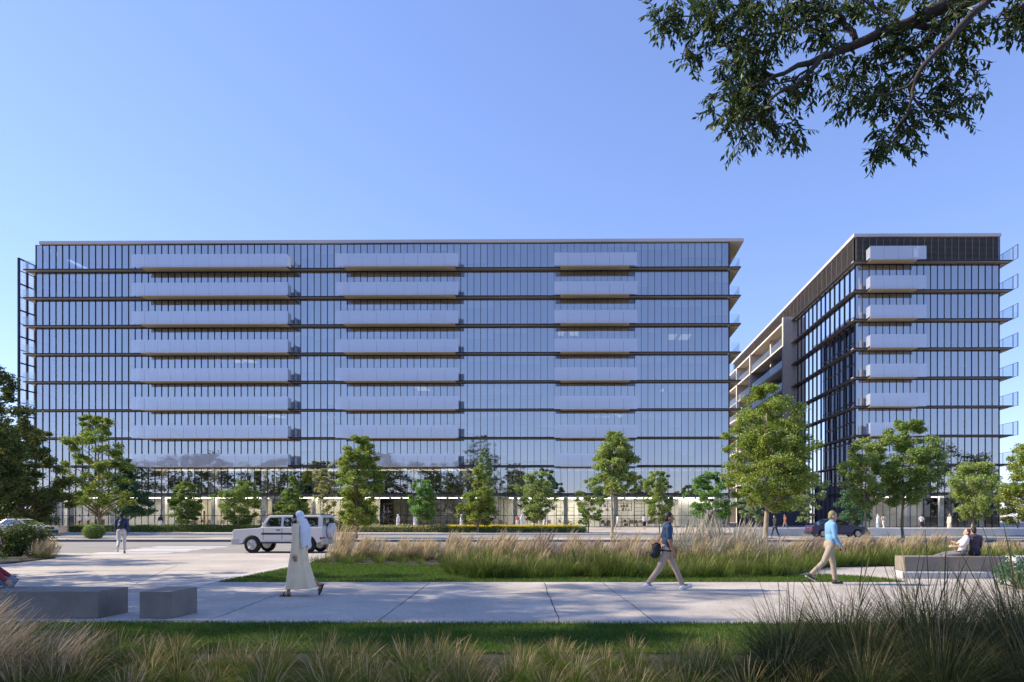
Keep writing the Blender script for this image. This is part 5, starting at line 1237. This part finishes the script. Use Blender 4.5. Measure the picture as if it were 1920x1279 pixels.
    for xx in (body['x0']-.07,body['x1']-.06):
        m_ = MB(); m_.box(xx,xx+.13 if not (boxy and xx<0) else xx+.42,-hw-.012,hw+.012,bot+.02-(.1 if boxy else 0),bot+.26-(.06 if boxy else 0)); put(m_,'bumper',BUMP if boxy else TRIM,bevel=.03)
    m_ = MB(); m_.box(body['x0']-.03,body['x0']+.02,-hw+.42,hw-.42,body['hl'][0]-.02,body['hl'][1]+.06)
    for k in range(4): m_.box(body['x0']-.045,body['x0']-.03,-hw+.44,hw-.44,body['hl'][0]+.02+k*.06,body['hl'][0]+.04+k*.06)
    put(m_,'grille',TRIM)
    for sgn in (-1,1):
        m_ = MB(); m_.box(min(sgn*(hw-.02),sgn*(hw+.015)) and xs[0]+wr_*1.25, xs[1]-wr_*1.25, min(sgn*(hw-.02),sgn*(hw+.018)),max(sgn*(hw-.02),sgn*(hw+.018)),body['belt']-.33 if boxy else bot+.08,body['belt']-.25 if boxy else bot+.15); put(m_,'side_moulding',TRIM)
        m_ = MB(); m_.box(cabin['mx']-.08,cabin['mx']+.06,min(sgn*hw,sgn*(hw+.20)),max(sgn*hw,sgn*(hw+.20)),body['belt']+.02,body['belt']+.20); put(m_,'mirror',pm,bevel=.03)
        for dx0,dx1 in cabin['doors']:
            m_ = MB(); m_.box(dx0,dx1,min(sgn*(hw-.01),sgn*(hw+.006)),max(sgn*(hw-.01),sgn*(hw+.006)),bot+.16,body['belt']-.02); dr = put(m_,'door',pm,bevel=.005)
            m_ = MB(); m_.box(dx1-.24,dx1-.06,min(sgn*(hw),sgn*(hw+.035)),max(sgn*(hw),sgn*(hw+.035)),body['belt']-.14,body['belt']-.10); put(m_,'handle',TRIM,dr)
            if boxy: m_ = MB(); m_.box(dx0-.025,dx0-.004,sgn*hw-.004,sgn*hw+.004,bot+.16,body['belt']-.02); put(m_,'door_seam',TRIM)
    if boxy:
        for sgn in (-1,1): m_ = MB(); m_.tube([(-.6,sgn*(yy(zhi)-.06),zhi+.03),(2.0,sgn*(yy(zhi)-.06),zhi+.03)],.02,6); put(m_,'roof_rail',TRIM)
        m_ = MB(); m_.box(xs[0]+wr_*1.2,xs[1]-wr_*1.2,-hw-.07,-hw-.01,bot-.02,bot+.04); put(m_,'running_board',TRIM)
    if spare:
        m_ = MB(); m_.tube([(body['x1']+.03,0,.98),(body['x1']+.26,0,.98)],.37,30); put(m_,'spare_wheel_cover',pm,bevel=.03)
    return t
white = paint('white_car_paint',(.60,.585,.575)); blue = paint('dark_blue_paint',(.03,.035,.09)); silver = paint('pale_silver_paint',(.60,.60,.61))
gp = gnd(528,1036.5)
suv = car('suv','boxy white off-road car driving left on the road behind the robed man',(XatY(531,31.4),31.4,-.012),0,4.6,1.78,
  dict(x0=-2.25,x1=2.15,bot=.46,belt=1.16,top=[(2.15,1.16),(-.82,1.16),(-1.0,1.13),(-2.18,1.06),(-2.25,.98)],hl=(.80,.98),tl=(.62,.72)),
  dict(pts=[(-.90,1.12),(-.58,1.62),(-.48,1.70),(2.02,1.72),(2.12,1.66),(2.14,1.12)],tumble=.10,
       win=[[(-.74,1.20),(-.44,1.60),(.12,1.61),(.12,1.20)],[(.24,1.20),(.24,1.61),(1.06,1.62),(1.06,1.20)],[(1.20,1.20),(1.20,1.62),(1.92,1.62),(1.94,1.20)]],
       screens=[(-.90,1.16,-.60,1.60),(2.14,1.22,2.13,1.60)],mx=-.62,doors=[(-.72,.16),(.20,1.08)]),(-1.30,1.42),.385,white,boxy=True,spare=True)
suv.scale = (.92,.95,1.0); suv.location.x = XatY(537,31.4)
sedan_b = dict(x0=-2.2,x1=2.2,bot=.22,belt=.92,top=[(2.2,.80),(2.05,.95),(1.5,.98),(-1.0,.96),(-2.0,.78),(-2.2,.66)],hl=(.58,.70),tl=(.66,.82))
sedan_c = dict(pts=[(-1.05,.93),(-.35,1.36),(.1,1.45),(.9,1.44),(1.6,1.0),(1.62,.93)],tumble=.18,win=[[(-.75,.98),(-.25,1.32),(.22,1.38),(.22,.98)],[(.32,.98),(.32,1.38),(.82,1.36),(1.25,1.02),(1.22,.98)]],screens=[(-1.05,.95,-.37,1.36),(1.62,.98,.95,1.42)],mx=-.72,doors=[(-.78,.25),(.29,1.2)])
b = atY(1568,990,54); car('saloon_car','dark blue saloon car passing behind the man in the light blue jumper',(b[0],54,-.012),math.pi,4.4,1.8,sedan_b,sedan_c,(-1.35,1.32),.32,blue)
b = atY(44,990,57); car('parked_car','white car parked beside the big dark tree at the far left',(b[0],57,-.012),math.pi,4.4,1.8,sedan_b,sedan_c,(-1.35,1.32),.32,silver)
